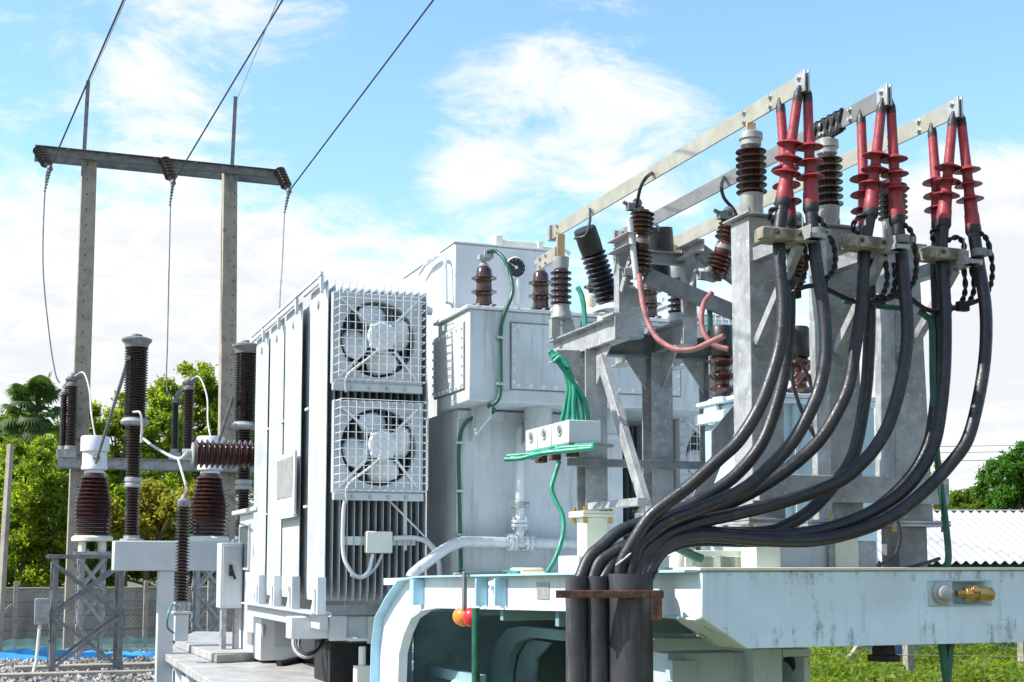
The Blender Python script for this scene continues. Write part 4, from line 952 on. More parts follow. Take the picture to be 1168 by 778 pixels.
# conservator (raised oil tank)
YCN = YBX + 1.15; XC0 = at(518, 310, Y=YCN).x; XC1 = at(637, 310, Y=YCN).x
ZC1 = at(518, 277, Y=YCN).z; YCE = at(460, 322, X=XC0).y
m = MB(); m.bb((XC0, YCN, ZBT - .02), (XC1, YCE, ZC1)); cv = m.build('conservator', 'paint_white', TX, .02)
m = MB(); m.bb((XC0 - .01, YCN - .01, ZC1 + .001), (XC1 + .01, YCE + .01, ZC1 + .02)); m.build('roof_plate', 'paint_white', cv, .004)
q = at(566, 283, Y=YCN + .3); q1 = at(611, 287, Y=YCN + .3); m = MB(); m.bb((q.x, YCN + .2, ZC1 + .021), (q1.x, YCN + .36, ZC1 + .13)); m.bb((q.x - .05, YCN + .18, ZC1 + .021), (q.x + .03, YCN + .38, ZC1 + .17)); m.bb((q1.x - .02, YCN + .18, ZC1 + .021), (q1.x + .04, YCN + .38, ZC1 + .15)); m.build('breather_box', 'cream', cv, .008)
pipe('top_pipe', [at(611, 282, Y=YCN + .28), at(642, 285, Y=YCN + .28), at(650, 290, Y=YCN + .28)], .02, cv, 'paint_white', 10)
c = at(587, 306, Y=YCN - .001); rr = 13.0 * 13.6 / FPX
m = MB(); m.lathe(c, (0, -1, 0), [(rr, 0), (rr, .04), (rr * .88, .05), (rr * .86, .035), (.01, .035)], 32); gg = m.build('oil_gauge', 'paint_white', cv)
m = MB(); m.lathe(c + V((0, -.036, 0)), (0, -1, 0), [(rr * .85, 0), (rr * .85, .004)], 32); m.build('dial', 'poly_black', gg)
m = MB(); m.cyl(c + V((0, -.042, 0)), c + V((0, -.05, 0)), rr * .16, n=12); m.bar(c + V((0, -.046, 0)), c + V((-rr * .5, -.046, rr * .3)), .012, .006)
for i in range(9):
    a = R(-30 + i * 30); m.bar(c + V((math.cos(a) * rr * .68, -.042, math.sin(a) * rr * .68)), c + V((math.cos(a) * rr * .8, -.042, math.sin(a) * rr * .8)), .008, .003)
m.build('pointer', 'paint_white', gg)
pipe('gauge_pipe', [c + V((.02, -.04, -rr)), c + V((.02, -.04, -rr - .12)), c + V((.03, .0, -.36))], .028, cv, 'paint_white', 10)
hx = XC0 - .07; m = MB()
m.tube(smooth([at(509, 345, X=hx), at(508, 300, X=hx), at(504, 291, X=hx), at(490, 296, X=hx), at(478, 313, X=hx)], 4), .018, 8); m.tube([at(497, 294, X=hx), at(482, 305, X=hx)], .014, 6); m.tube([at(509, 345, X=hx), at(516, 346, X=hx + .1)], .018, 8)
m.build('grab_rail', 'paint_white', cv)
m = MB(); q = at(533, 350, Y=YBX + .5); m.lathe((q.x - .05, YBX + .6, ZBT + .031), ZUP, [(.12, 0), (.12, .05), (.08, .07), (.02, .08)], 24); m.build('relief_cap', 'paint_white', TX)
# ------------------------------------------------------------------ radiators and fans
GY = [(at(a, 500, X=XR).y, at(b, 500, X=XR).y) for a, b in ((370, 350), (341, 322), (320.5, 305), (303, 289))]
def fin_mesh(W, H, t=.006):
    m = MB(); n = 25; left, right = [], []
    for i in range(n):
        y = W * i / (n - 1); f = .0035 + t * abs(math.sin(PI * i / 4)) * (0 if i in (0, n - 1) else 1)
        left.append((-f, y)); right.append((f, y))
    prof = left + right[::-1]; N = len(prof); k = .10
    for z, sh in ((0, .5), (k, 1), (H - k, 1), (H, .5)):
        for x, y in prof: m.v.append(V((x * (1 if sh == 1 else .35), W / 2 + (y - W / 2) * (1 if sh == 1 else .93), z)))
    for j in range(3):
        for i in range(N): m.f.append((j * N + i, j * N + (i + 1) % N, (j + 1) * N + (i + 1) % N, (j + 1) * N + i))
    m.f += [tuple(range(N))[::-1], tuple(range(3 * N, 4 * N))]
    return m
def fan(par_, cx, cz, y, wd):
    """square shroud with a round opening, blades, motor and wire guard, facing -Y"""
    h = wd / 2; r = wd * .42; d = .09; n = 48; m = MB()
    def sq(a):
        c_, s_ = math.cos(a), math.sin(a); k = h / max(abs(c_), abs(s_)); return c_ * k, s_ * k
    for yy, rr_ in ((y, None), (y, r), (y + d, r), (y + d, None)):
        for i in range(n):
            a = 2 * PI * i / n
            x_, z_ = sq(a) if rr_ is None else (rr_ * math.cos(a), rr_ * math.sin(a)); m.v.append(V((cx + x_, yy, cz + z_)))
    for j in range(4):
        for i in range(n): m.f.append((j * n + i, j * n + (i + 1) % n, ((j + 1) % 4) * n + (i + 1) % n, ((j + 1) % 4) * n + i))
    sh = m.build('cooling_fan', 'paint_fin', par_, .003)
    m = MB(); e = h * .93; yb_ = YR - .012
    for lo, hi in (((cx - e, cz - e), (cx - e + .012, cz + e)), ((cx + e - .012, cz - e), (cx + e, cz + e)), ((cx - e + .0125, cz + e - .012), (cx + e - .0125, cz + e)), ((cx - e + .0125, cz - e), (cx + e - .0125, cz - e + .012))): m.bb((lo[0], y + d + .001, lo[1]), (hi[0], yb_, hi[1]))
    m.build('added_plenum', 'paint_fin', sh)  # side walls added to keep light out behind the fan blades
    m = MB(); m.bb((cx - h, y - .035, cz - h - .07), (cx + h, y + .03, cz - h - .001)); m.build('mounting_rail', 'paint_cab', sh, .004)
    m = MB()
    for kx in (-.6, -.2, .2, .6): m.bolt((cx + kx * h, y - .035, cz - h - .04), (0, -1, 0), .014, .014)
    for kz in (-.7, -.2, .3, .8): m.bolt((cx - h * .93, y, cz + kz * h), (0, -1, 0), .012, .012)
    tag(m.build('bolts', 'bolt', sh), None, None, None, 'stuff')
    for kb in range(4):
        m = MB(); a0 = R(97 + kb * 90); N = 9
        for j in range(N):
            f = j / (N - 1); rr_ = r * (.24 + .68 * f); aw = R(20 + 15 * math.sin(PI * min(1, f * .85 + .1))) * (1 if f < .9 else .74)
            for i in range(7):
                g = i / 6 * 2 - 1; a = a0 + aw * g + R(8) * f
                m.v.append(V((cx + rr_ * math.cos(a), y + .03 - .045 * g + .02 * f, cz + rr_ * math.sin(a))))
        for j in range(N - 1):
            for i in range(6): m.f.append((j * 7 + i, j * 7 + i + 1, j * 7 + 8 + i, j * 7 + 7 + i))
        o = m.build('fan_blade', 'paint_white', sh); sdm = o.modifiers.new('thick', 'SOLIDIFY'); sdm.thickness = .006
    mc = V((cx + .02 * wd, y - .06, cz + .02 * wd)); m = MB()
    m.lathe(mc + V((0, .12, 0)), (0, -1, 0), [(.08, 0), (.08, .05), (.13, .06), (.137, .13), (.12, .147), (.06, .152), (.055, .142), (.035, .142), (.03, .15), (.01, .15)], 28)
    for a in (45, 135, 225, 315): m.sphere(mc + V((math.cos(R(a)) * .125, -.0, math.sin(R(a)) * .125)), .028)
    m.cyl(mc + V((-.03, -.04, -.125)), mc + V((-.035, -.08, -.13)), .026, n=10)
    m.build('motor', 'paint_white', sh)
    m = MB(); q = .145; fr_ = [mc + V((s1 * q, .02, s2 * q)) for s1, s2 in ((-1, -1), (1, -1), (1, 1), (-1, 1))]
    for i in range(4): m.bar(fr_[i], fr_[(i + 1) % 4], .012, .03, (0, 1, 0))
    for i, (s1, s2) in enumerate(((-1, -1), (1, -1), (1, 1), (-1, 1))): m.bar(fr_[i], V((cx + s1 * h * .86, y - .01, cz + s2 * h * .86)), .022, .022, (0, 1, 0))
    m.build('motor_bracket', 'paint_white', sh)
    m = MB(); g = wd * .485; dp = .20; n = 11
    for i in range(n + 1):
        u = -g + 2 * g * i / n
        m.tube([(cx + u, y - .002, cz + g), (cx + u, y - dp, cz + g * .97), (cx + u, y - dp, cz - g * .97), (cx + u, y - .002, cz - g)], .0038, 5)
        m.tube([(cx - g, y - .002, cz + u), (cx - g * .97, y - dp - .008, cz + u), (cx + g * .97, y - dp - .008, cz + u), (cx + g, y - .002, cz + u)], .0038, 5)
    m.build('wire_guard', 'paint_white', sh)
    wp = smooth([mc + V((-.035, -.08, -.13)), mc + V((-.14, -.1, -.22)), V((cx - h * .7, y - .05, cz - h * .85)), V((cx - h * .72, y - .04, cz - h - .09))], 5)
    m = MB(); m.tube(wp, .013, 7); m.build('motor_cable', 'wire_white', sh)
    return sh
def bank(xa, xb, first):
    npl = 15; H = ZRT - ZRB
    fin0 = None
    for gi, (y0, y1) in enumerate(GY):
        W = y1 - y0; m = MB()
        yc = (y0 + y1) / 2
        m.cyl((xa - .01, yc, ZRT - .16), (xb + .12, yc, ZRT - .16), .05, n=16); hd = m.build('radiator', 'paint_white', TX)
        m = MB(); m.cyl((xa - .01, yc, ZRB + .1), (xb + .12, yc, ZRB + .1), .05, n=16); m.build('lower_header', 'paint_white', hd)
        if first:
            m = MB(); m.bb((xa - .06, y0 - .06, ZRB - .12), (xa + .02, y0 - .01, ZRB + .22)); m.build('foot_bracket', 'paint_white', hd)
            m = MB(); m.prism([(xa - .07, y0 + .02, ZRB - .12), (xa - .07, y0 + .02, ZRB + .1), (xa - .07, y0 + .2, ZRB - .12)], (.05, 0, 0)); m.build('foot_gusset', 'paint_white', hd)
            m = MB(); m.bar((xa - .03, y0 + .05, ZRT + .01), (xa - .03, y1 + .1, ZRT + .01), .03, .05)
            m.prism([(xa - .05, y0 + .02, ZRT + .03), (xa - .05, y0 + .14, ZRT + .03), (xa - .05, y0 + .02, ZRT - .14)], (.03, 0, 0))
            m.build('top_bracket', 'paint_white', hd)
        fm = fin_mesh(W, H)
        me = None
        for k in range(npl):
            x = xa + (xb - xa) * (k + .3) / npl
            if me is None:
                org = V(TX.location); f_ = MB(); f_.v = [v_ + V((x, y0, ZRB)) for v_ in fm.v]; f_.f = fm.f
                o = f_.build('cooling_fin', 'paint_fin', hd, ang=30); me = o; bx0 = x
            else:
                o = me.copy(); COL.objects.link(o); o.parent = hd; o.location = V((x - bx0, 0, 0))
        m = MB()
        for z in (ZRB + H * .33, ZRB + H * .66): m.bar((xa - .0, y1 + .004, z), (xa + .0, y1 + .1, z), .01, .02)
        if gi < 3:
            m = MB(); m.bar((xa + .01, y1 - .02, ZRB + H * .62), (xa + .01, y1 + .12, ZRB + H * .62), .02, .025); m.bar((xa + .01, y1 - .02, ZRB + H * .3), (xa + .01, y1 + .12, ZRB + H * .3), .02, .025)
            m.build('tie_bar', 'paint_white', TX)
    m = MB(); m.bar((xa - .045, GY[0][0], ZRT + .05), (xa - .045, GY[3][1], ZRT + .05), .03, .03); m.build('lifting_rail', 'paint_white', TX)
bank(XR, XR1, True)
XS0, XS1 = at(760, 430, Y=YR).x, at(760, 430, Y=YR).x + (XR1 - XR)
bank(XS0, XS1, False)
YF = YR - .19; kf = 12.75 / FPX
c1 = at(431, 387, Y=YF); c2 = at(432, 510, Y=YF)
fan(TX, c1.x, c1.z, YF, 105 * kf); fan(TX, c2.x, c2.z, YF, 105 * kf)
c3 = c2 + V((XS0 - XR, 0, 0)); fan(TX, c3.x, c3.z, YF, 106 * kf); fan(TX, c3.x, c1.z, YF, 106 * kf)
# conduit and junction box below the fans
m = MB(); fb(m, 418, 606, 448, 631, YR - .12, .09); jb = m.build('junction_box', 'cream', TX, .01)
m = MB(); fb(m, 391, 612, 474, 622, YR - .025, .02); m.build('mounting_strip', 'paint_white', TX, .003)
pipe('conduit', [at(396, 566, Y=YR - .06), at(392, 580, Y=YR - .06), at(391, 625, Y=YR - .06), at(396, 645, Y=YR - .08), at(408, 658, Y=YR - .09), at(420, 652, Y=YR - .09), at(425, 632, Y=YR - .08)], .019, TX, 'paint_white', 10)
pipe('conduit', [at(436, 632, Y=YR - .08), at(428, 648, Y=YR - .09), at(414, 659, Y=YR - .1), at(400, 656, Y=YR - .1)], .014, TX, 'wire_white', 8)
pipe('conduit', [at(448, 614, Y=YR - .07), at(474, 614, Y=YR - .07), at(490, 621, Y=YR - .07), at(500, 640, Y=YR - .07), at(502, 662, Y=YR - .07)], .026, TX, 'paint_white', 10)
m = MB(); m.tube([at(435, 562, Y=YR - .04), at(500, 628, Y=YR - .06)], .01, 6); m.tube([at(462, 562, Y=YR - .03), at(462, 628, Y=YR - .03)], .02, 6); m.build('tie_rod', 'paint_white', TX)
# name plate hung on the radiator side
a, b = at(318, 518, X=XR - .03), at(339, 586, X=XR - .03)
m = MB(); ya, yb = at(339, 550, X=XR - .03).y, at(318, 550, X=XR - .03).y; z0, z1 = at(328, 588, X=XR - .03).z, at(328, 518, X=XR - .03).z
m.bb((XR - .06, ya, z0), (XR - .035, yb, z1)); npl = m.build('rating_board', 'paint_white', TX, .004)
m = MB(); m.bb((XR - .066, ya + .08, z0 + .18), (XR - .0605, yb - .07, z1 - .05)); m.build('plate', 'plate_grey', npl)
m = MB(); m.bb((XR - .075, ya - .05, z0 - .03), (XR - .04, yb + .03, z0 - .003)); m.build('ledge', 'paint_white', npl)
# beams carrying the radiators
m = MB(); ya, yb = YR - .02, GY[3][1] + .1; m.bb((XR - .02, ya, ZRB - .26), (XR + .06, yb, ZRB - .125)); m.bb((XR - .1, ya - .01, ZRB - .124), (XR + .1, yb, ZRB - .105)); m.build('radiator_beam', 'paint_cab', TX, .005)
m = MB(); fb(m, 332, 703, 437, 728, YR + .35, .25); m.build('cross_arm', 'paint_white', TX, .008)
m = MB(); fb(m, 376, 702, 396, 731, YR + .3, .04); m.build('arm_collar', 'paint_white', TX, .006)
m = MB(); fb(m, 420, 703, 440, 734, YR + .28, .05); m.build('end_plate', 'cream', TX, .004)
m = MB(); fb(m, 370, 690, 440, 701, YR + .25, .02); m.build('lower_rail', 'plate_grey', TX)
q = at(411, 735, Y=YR + .2); m = MB(); m.bb((q.x - .12, q.y - .08, at(411, 727, Y=YR + .2).z - .03), (q.x + .05, q.y + .12, at(411, 727, Y=YR + .2).z)); m.cyl((q.x + .02, q.y, q.z - .02), (q.x + .02, q.y, q.z - .2), .035, n=14); m.bb((q.x - .05, q.y - .07, .1), (q.x + .1, q.y + .07, q.z - .2)); m.build('jack_leg', 'cream', TX, .005)
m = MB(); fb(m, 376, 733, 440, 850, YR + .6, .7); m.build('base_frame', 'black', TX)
# marshalling cabinet at the far end
XM = 2.9; ym0 = at(297, 720, X=XM).y; ym1 = at(272, 660, X=XM).y
zb_, zt_ = at(297, 754, X=XM).z, at(272, 588, X=XM).z
t = thing('marshalling_cabinet', 'white cabinet with a dark glass window beneath and behind the radiators', 'cabinet', (XM + .4, (ym0 + ym1) / 2, zb_))
m = MB(); m.bb((XM, ym0, zb_), (XM + 1.0, ym1, zt_)); cb = m.build('body', 'paint_white', t, .012)
m = MB(); m.bb((XM - .09, ym0 - .05, zt_ + .001), (XM + 1.1, ym1 + .08, zt_ + .05)); m.build('canopy', 'paint_white', t, .006)
yw0, yw1 = at(286, 620, X=XM).y, at(275, 620, X=XM).y; zw0, zw1 = at(280, 650, X=XM).z, at(280, 598, X=XM).z
m = MB(); m.bb((XM - .02, yw0 + .04, zw0 + .03), (XM - .003, yw1 - .04, zw1 - .03)); wnd = m.build('window_pane', 'glass', t)
m = MB()
for lo, hi in (((yw0, zw0), (yw1, zw0 + .028)), ((yw0, zw1 - .028), (yw1, zw1)), ((yw0, zw0 + .03), (yw0 + .036, zw1 - .03)), ((yw1 - .036, zw0 + .03), (yw1, zw1 - .03))): m.bb((XM - .03, lo[0], lo[1]), (XM - .002, hi[0], hi[1]))
m.build('window_frame', 'paint_cab', t)
a, b = at(283, 720, X=XM), at(289, 736, X=XM); m = MB(); m.bb((XM - .012, b.y, b.z), (XM - .002, a.y, a.z)); m.build('vent', 'plate_grey', t)
for z in (zb_ + .35, zt_ - .5): m = MB(); m.cyl((XM + .03, ym0 - .012, z - .06), (XM + .03, ym0 - .012, z + .06), .018, n=10); m.build('hinge', 'plate_grey', t)
m = MB(); fb(m, 313, 699, 338, 738, ym0 - .03, .028); m.build('gland_plate', 'paint_cab', t, .004)
for k in range(3):
    wire('%s of three black hoses looping below the radiator cross arm' % ('outermost', 'middle', 'innermost')[k], [at(335 + 4 * k, 720, D=13.6), at(335 + 3 * k, 738, D=13.5), at(343 + 3 * k, 748 - 2 * k, D=13.4), at(355 + 2 * k, 748 - 3 * k, D=13.4), at(368, 736 - 3 * k, D=13.5), at(375, 722, D=13.6)], .018, 'plate_grey' if k < 1 else 'rubber', 'hose', 'hose', 'hoses under the radiators')
m = MB(); fb(m, 350, 728, 382, 760, 18.9, .3); tag(m.build('yellow_barrier', 'yellow', bevel=.03), 'yellow painted block glimpsed beyond the hoses under the radiators', 'barrier')
m = MB(); m.tube(smooth([at(318, 757, Z=zp + .03), at(345, 752, Z=zp + .04), at(372, 758, Z=zp + .03), at(395, 770, Z=zp + .03)], 5), .035, 8); tag(m.build('floor_hose', 'black'), 'black hose lying on the lower platform in front of the white cabinet', 'hose')
# ================================================================== BUSBARS, COLUMNS, CABLES
def dist(p): return p.x * HF.x + p.y * HF.y
PH = ('near', 'middle', 'far')
XB = [4.0]
YN = at(920, 92, X=4.0).y
XB += [at(1014, 108, Y=YN).x, at(1095, 122, Y=YN).x]
zb = [at(920, 92, X=XB[0]).z, at(1014, 108, X=XB[1]).z, at(1095, 122, X=XB[2]).z]
zbar = sum(zb) / 3
farpx = [(630, 266), (704, 270), (737, 305)]
matb = ['alu', 'alu_dark', 'alu']
lab = ['long pale aluminium busbar nearest on the left, highest of the three', 'dull grey aluminium busbar in the middle with a black tape wrapping', 'pale aluminium busbar on the far right side of the three']
YFAR = []
for i in range(3):
    yf = at(farpx[i][0], farpx[i][1], X=XB[i]).y; YFAR.append(yf); z = zb[i]; h = .052
    t = thing('busbar', lab[i], 'busbar', (XB[i], (YN + yf) / 2, z - h), 'busbars')
    m = MB(); m.bb((XB[i] - .006, YN + .02, z - h), (XB[i] + .006, yf, z + h)); br = m.build('bar', matb[i], t, .0015)
    m = MB(); m.bb((XB[i] - .018, YN - .005, z - h - .008), (XB[i] - .007, YN + .09, z + h + .008)); m.bb((XB[i] + .007, YN - .005, z - h - .008), (XB[i] + .018, YN + .09, z + h + .008)); m.build('end_plate', 'bolt', t, .002)
    m = MB()
    for y in (YN + .045, YN + .36, YN + .40 + .25, yf - .12):
        for dz in (-.028, .028): m.bolt((XB[i] - (.018 if y < YN + .1 else .006), y, z + dz), (-1, 0, 0), .013, .014); m.bolt((XB[i] + (.018 if y < YN + .1 else .006), y, z + dz), (1, 0, 0), .013, .014)
    tag(m.build('bolts', 'bolt', t), None, None, None, 'stuff')
    m = MB(); m.bb((XB[i] - .03, yf - .01, z - h - .01), (XB[i] + .03, yf + .03, z + h + .01)); m.build('stop', 'plate_grey', t, .003)
# -- columns with post insulators on top
colpx = [(857, 849, 890, 250), (945, 945, 987, 262), (1037, 1038, 1078, 276)]
YCOL = at(857, 200, X=XB[0]).y
cl = ['grey steel column at the left, carrying the nearest busbar', 'grey steel column in the middle, between the two others', 'grey tapered steel column at the right, widening to its foot']
cb = [(150, 168, 222, 248), (158, 177, 236, 262), (184, 200, 244, 276)]
for i in range(3):
    yc = YCOL + (0, .02, .05)[i]; X0 = XB[i]; hw = .105; fy = yc - .10
    top = at(colpx[i][0], colpx[i][3], X=X0).z
    zf = zdeck(yc); xs = X0 + .02
    t = thing('steel_column', cl[i], 'column', (xs, yc, zf), 'steel columns under the busbars')
    m = MB(); w0 = (hw, hw, hw * 1.28)[i]; w1 = (hw, hw, hw * .82)[i]
    for z, w_ in ((zf + .30, w0), (top - .012, w1)): m.v += [V((xs - w_, fy, z)), V((xs + w_, fy, z)), V((xs + w_, fy + .2, z)), V((xs - w_, fy + .2, z))]
    m.f = [(0, 3, 2, 1), (4, 5, 6, 7), (0, 1, 5, 4), (1, 2, 6, 5), (2, 3, 7, 6), (3, 0, 4, 7)]; m.build('shaft', 'galv', t, .006)
    m = MB(); m.bb((xs - w1 - .035, fy - .035, top - .0115), (xs + w1 + .035, fy + .235, top)); m.build('top_plate', 'galv', t, .003)
    m = MB(); m.bb((xs - w0 - .07, fy - .07, zf + .284), (xs + w0 + .07, fy + .27, zf + .2995)); m.bb((xs - w0 - .07, fy - .07, zf + .265), (xs + w0 + .07, fy + .27, zf + .281)); m.build('base_flange', 'galv', t, .003)
    m = MB()
    for sx in (-1, 1):
        for sy in (-.04, .24): m.tube([(xs + sx * (w0 + .04), fy + sy, zf + .235), (xs + sx * (w0 + .04), fy + sy, zf + .325)], .016, 6)
    tag(m.build('bolts', 'brass', t), None, None, None, 'stuff')
    m = MB(); m.bb((xs - w0 * .75, fy + .02, zf), (xs + w0 * .75, fy + .19, zf + .2645)); m.build('pedestal', 'white_ped' if i < 2 else 'galv_dark', t, .004)
    # cable arm towards the front
    xa = X0 - .06; armz = at((870, 975, 1062)[i], (285, 292, 306)[i], X=xa).z - .01; yn = YN - .10; xl = X0 - .085
    m = MB(); m.angle((xa, fy + .12, armz - .03), (xa, yn, armz - .03), .075, .008, fx=-1, fz=1); m.bb((xa - .006, yn, armz - .03), (xa + .10, yn + .05, armz + .0)); m.build('cable_arm', 'galv', t, .002)
    m = MB(); m.bar((xa + .02, fy - .006, armz - .50), (xa + .02, yn + .14, armz - .032), .05, .045, (1, 0, 0)); m.build('arm_brace', 'galv', t, .002)
    # post insulator
    ti = thing('post_insulator', 'brown ribbed post insulator on the %s column top with a grey cap' % ('left', 'middle', 'right')[i], 'insulator', (X0, yc, top), 'post insulators on the columns')
    k = dist(V((X0, yc, 0))) / FPX; y0, y1, y2, y3 = cb[i]
    zz = [at(colpx[i][0], y, X=X0).z for y in cb[i]]
    m = MB(); m.lathe((X0, yc, top), ZUP, [(.078, 0), (.078, .012), (.055, .02), (.055, .03), (.062, .05), (.068, zz[2] - top), (.05, zz[2] - top + .004)], 28)
    for a in range(4): m.box((X0 + .06 * math.cos(a * PI / 2 + .7), yc + .06 * math.sin(a * PI / 2 + .7), top + .03), (.012, .012, .05))
    m.build('base', 'plate_grey', ti)
    m = MB(); m.lathe((X0, yc, zz[2]), ZUP, sheds(zz[1] - zz[2], 7, .052, .090, 0, .22, .06), 32); m.build('porcelain', 'porcelain', ti)
    m = MB(); m.lathe((X0, yc, zz[1]), ZUP, [(.05, 0), (.060, .01), (.060, .04), (.069, .045), (.069, zz[0] - zz[1] - .012), (.05, zz[0] - zz[1])], 28); m.build('cap', 'plate_grey', ti)
    m = MB(); m.bb((X0 - .03, yc - .012, zz[0]), (X0 + .03, yc + .0, zb[i] - .05)); m.build('copper_strap', 'copper' if i != 1 else 'tape', ti, .002)
    if i == 1:
        m = MB()
        for q in range(10):
            y = yc - .16 + .032 * q; m.tube([(X0 - .013, y, zb[i] - .058), (X0 - .013, y + .05 * (-1) ** q, zb[i] + .058), (X0 + .013, y + .02, zb[i] + .058), (X0 + .013, y, zb[i] - .058)], .011, 6)
        m.tube([(X0, yc - .15, zb[i] - .055), (X0, yc - .02, zz[0] + .01), (X0, yc + .14, zb[i] - .055)], .02, 8)
        m.build('tape_wrap', 'tape', ti)
# girder tying the columns
m = MB(); fb(m, 866, 543, 1083, 573, YCOL - .17, .06); tag(m.build('cross_girder', 'galv', bevel=.004), 'flat grey steel girder running across the three columns behind the black cables', 'girder')
# -- cables : (bar bolt, end of red part, sheds, run down to the conduits)
CAB = [
 (0, 'B', (911, 104), (893, 230), [(889, 265), (889, 300), (893, 345), (891, 385), (883, 420), (866, 465), (843, 502), (820, 524), (787, 554), (760, 574), (742, 589), (728, 609), (710, 641), (706, 662)], -.12, 2),
 (0, 'A', (890, 118), (900, 252), [(900, 290), (900, 369), (895, 420), (886, 460), (868, 507), (837, 544), (803, 567), (773, 583), (730, 597), (706, 607), (687, 623), (672, 637), (661, 662)], .12, 0),
 (0, 'C', (921, 105), (925, 236), [(927, 262), (931, 300), (939, 350), (942, 395), (938, 430), (927, 463), (904, 504), (870, 540), (844, 560), (800, 580), (764, 594), (742, 610), (728, 625), (717, 662)], -.06, 2),
 (1, 'B', (1006, 118), (993, 242), [(988, 270), (985, 300), (983, 345), (975, 400), (968, 440), (955, 470), (934, 503), (900, 534), (860, 560), (810, 584), (760, 605), (715, 622), (701, 630), (684, 642), (676, 662)], .05, 1),
 (1, 'A', (982, 131), (987, 261), [(991, 300), (992, 360), (990, 420), (985, 465), (974, 517), (954, 550), (927, 580), (900, 598), (874, 607), (820, 608), (780, 611), (745, 619), (714, 630), (699, 642), (688, 662)], .15, 1),
 (1, 'C', (1016, 119), (1023, 250), [(1027, 280), (1032, 330), (1035, 380), (1029, 430), (1015, 480), (1000, 508), (985, 526), (961, 547), (920, 564), (877, 577), (827, 589), (793, 597), (752, 616), (735, 634), (724, 662)], -.01, 2),
 (2, 'B', (1087, 133), (1076, 254), [(1074, 290), (1078, 350), (1078, 410), (1074, 460), (1066, 505), (1050, 537), (1025, 565), (986, 588), (940, 604), (890, 611), (840, 610), (800, 607), (770, 610), (752, 624), (740, 640), (731, 662)], -.03, 2),
 (2, 'A', (1063, 146), (1071, 256), [(1068, 300), (1070, 360), (1070, 420), (1066, 470), (1058, 510), (1038, 545), (1003, 578), (963, 598), (915, 612), (860, 617), (800, 616), (768, 622), (748, 636), (735, 662)], .10, 2),
 (2, 'C', (1096, 133), (1110, 261), [(1116, 300), (1124, 350), (1124, 400), (1117, 450), (1104, 500), (1085, 528), (1058, 557), (1022, 586), (983, 604), (930, 616), (870, 616), (810, 611), (775, 615), (757, 627), (745, 643), (737, 662)], -.09, 2)]
desc = {'A': 'rear left one', 'B': 'middle one', 'C': 'right hand one'}
pos = ('nearest busbar', 'middle busbar', 'far busbar')
for ph, kd, a, b, run, off, pi_ in CAB:
    X0 = XB[ph]
    if kd == 'A': ta = at(a[0], a[1], X=X0 + .0)
    else: ta = at(a[0], a[1], Y=YN + .04)
    D0 = dist(V((X0, YN + .06, 0))) + {'A': .14, 'B': 0, 'C': 0}[kd]
    tb = at(b[0], b[1], D=D0)
    t = thing('power_cable', 'red ended black cable, %s of three hanging from the %s' % (desc[kd], pos[ph]), 'cable', V((tb.x, tb.y, 1.9)), 'black power cables with red terminations')
    pts = [tb]; L = [0]; allp = [b] + run
    for i in range(1, len(allp)): L.append(L[-1] + math.hypot(allp[i][0] - allp[i - 1][0], allp[i][1] - allp[i - 1][1]))
    for (px, py), l in zip(run, L[1:]):
        f = l / L[-1]; D1 = 7.0; pts.append(at(px, py, D=D0 + (D1 - D0) * f + off * math.sin(PI * min(1, f * 1.02)) * (.4 + .6 * f)))
    d0 = (tb - ta).normalized()
    m = MB(); m.tube(smooth([tb - d0 * .05] + pts, 7), .0345, 16); m.build('sheath', 'rubber', t)
    Lr = (tb - ta).length; lug = .055
    m = MB(); m.lathe(ta - d0 * .0, d0, [(.012, -.03), (.018, -.005), (.025, .01), (.027, .04), (.027, .06)], 14); m.build('lug', 'tape', t)
    m = MB(); m.lathe(ta + d0 * .045, d0, [(.0265, 0), (.0275, Lr * .28), (.0285, Lr * .29), (.0285, Lr * .60), (.032, Lr * .66), (.0365, Lr * .70), (.038, Lr * .80), (.041, Lr * .81), (.042, Lr * .9), (.041, Lr - .045), (.038, Lr - .04)], 20); rs = m.build('red_termination', 'red', t)
    for f in ((.47, .60, .73) if kd != 'A' else (.55, .69, .83)):
        q = ta + d0 * Lr * f; m = MB(); m.lathe(q, d0, [(.029, -.02), (.034, -.012), (.075, .006), (.078, .011), (.074, .013), (.036, .004), (.029, .02)], 28); m.build('rain_shed', 'red', t)
    m = MB(); m.lathe(tb - d0 * .005, d0, [(.036, -.02), (.043, -.012), (.045, .02), (.037, .04)], 16); m.build('collar', 'tape', t)
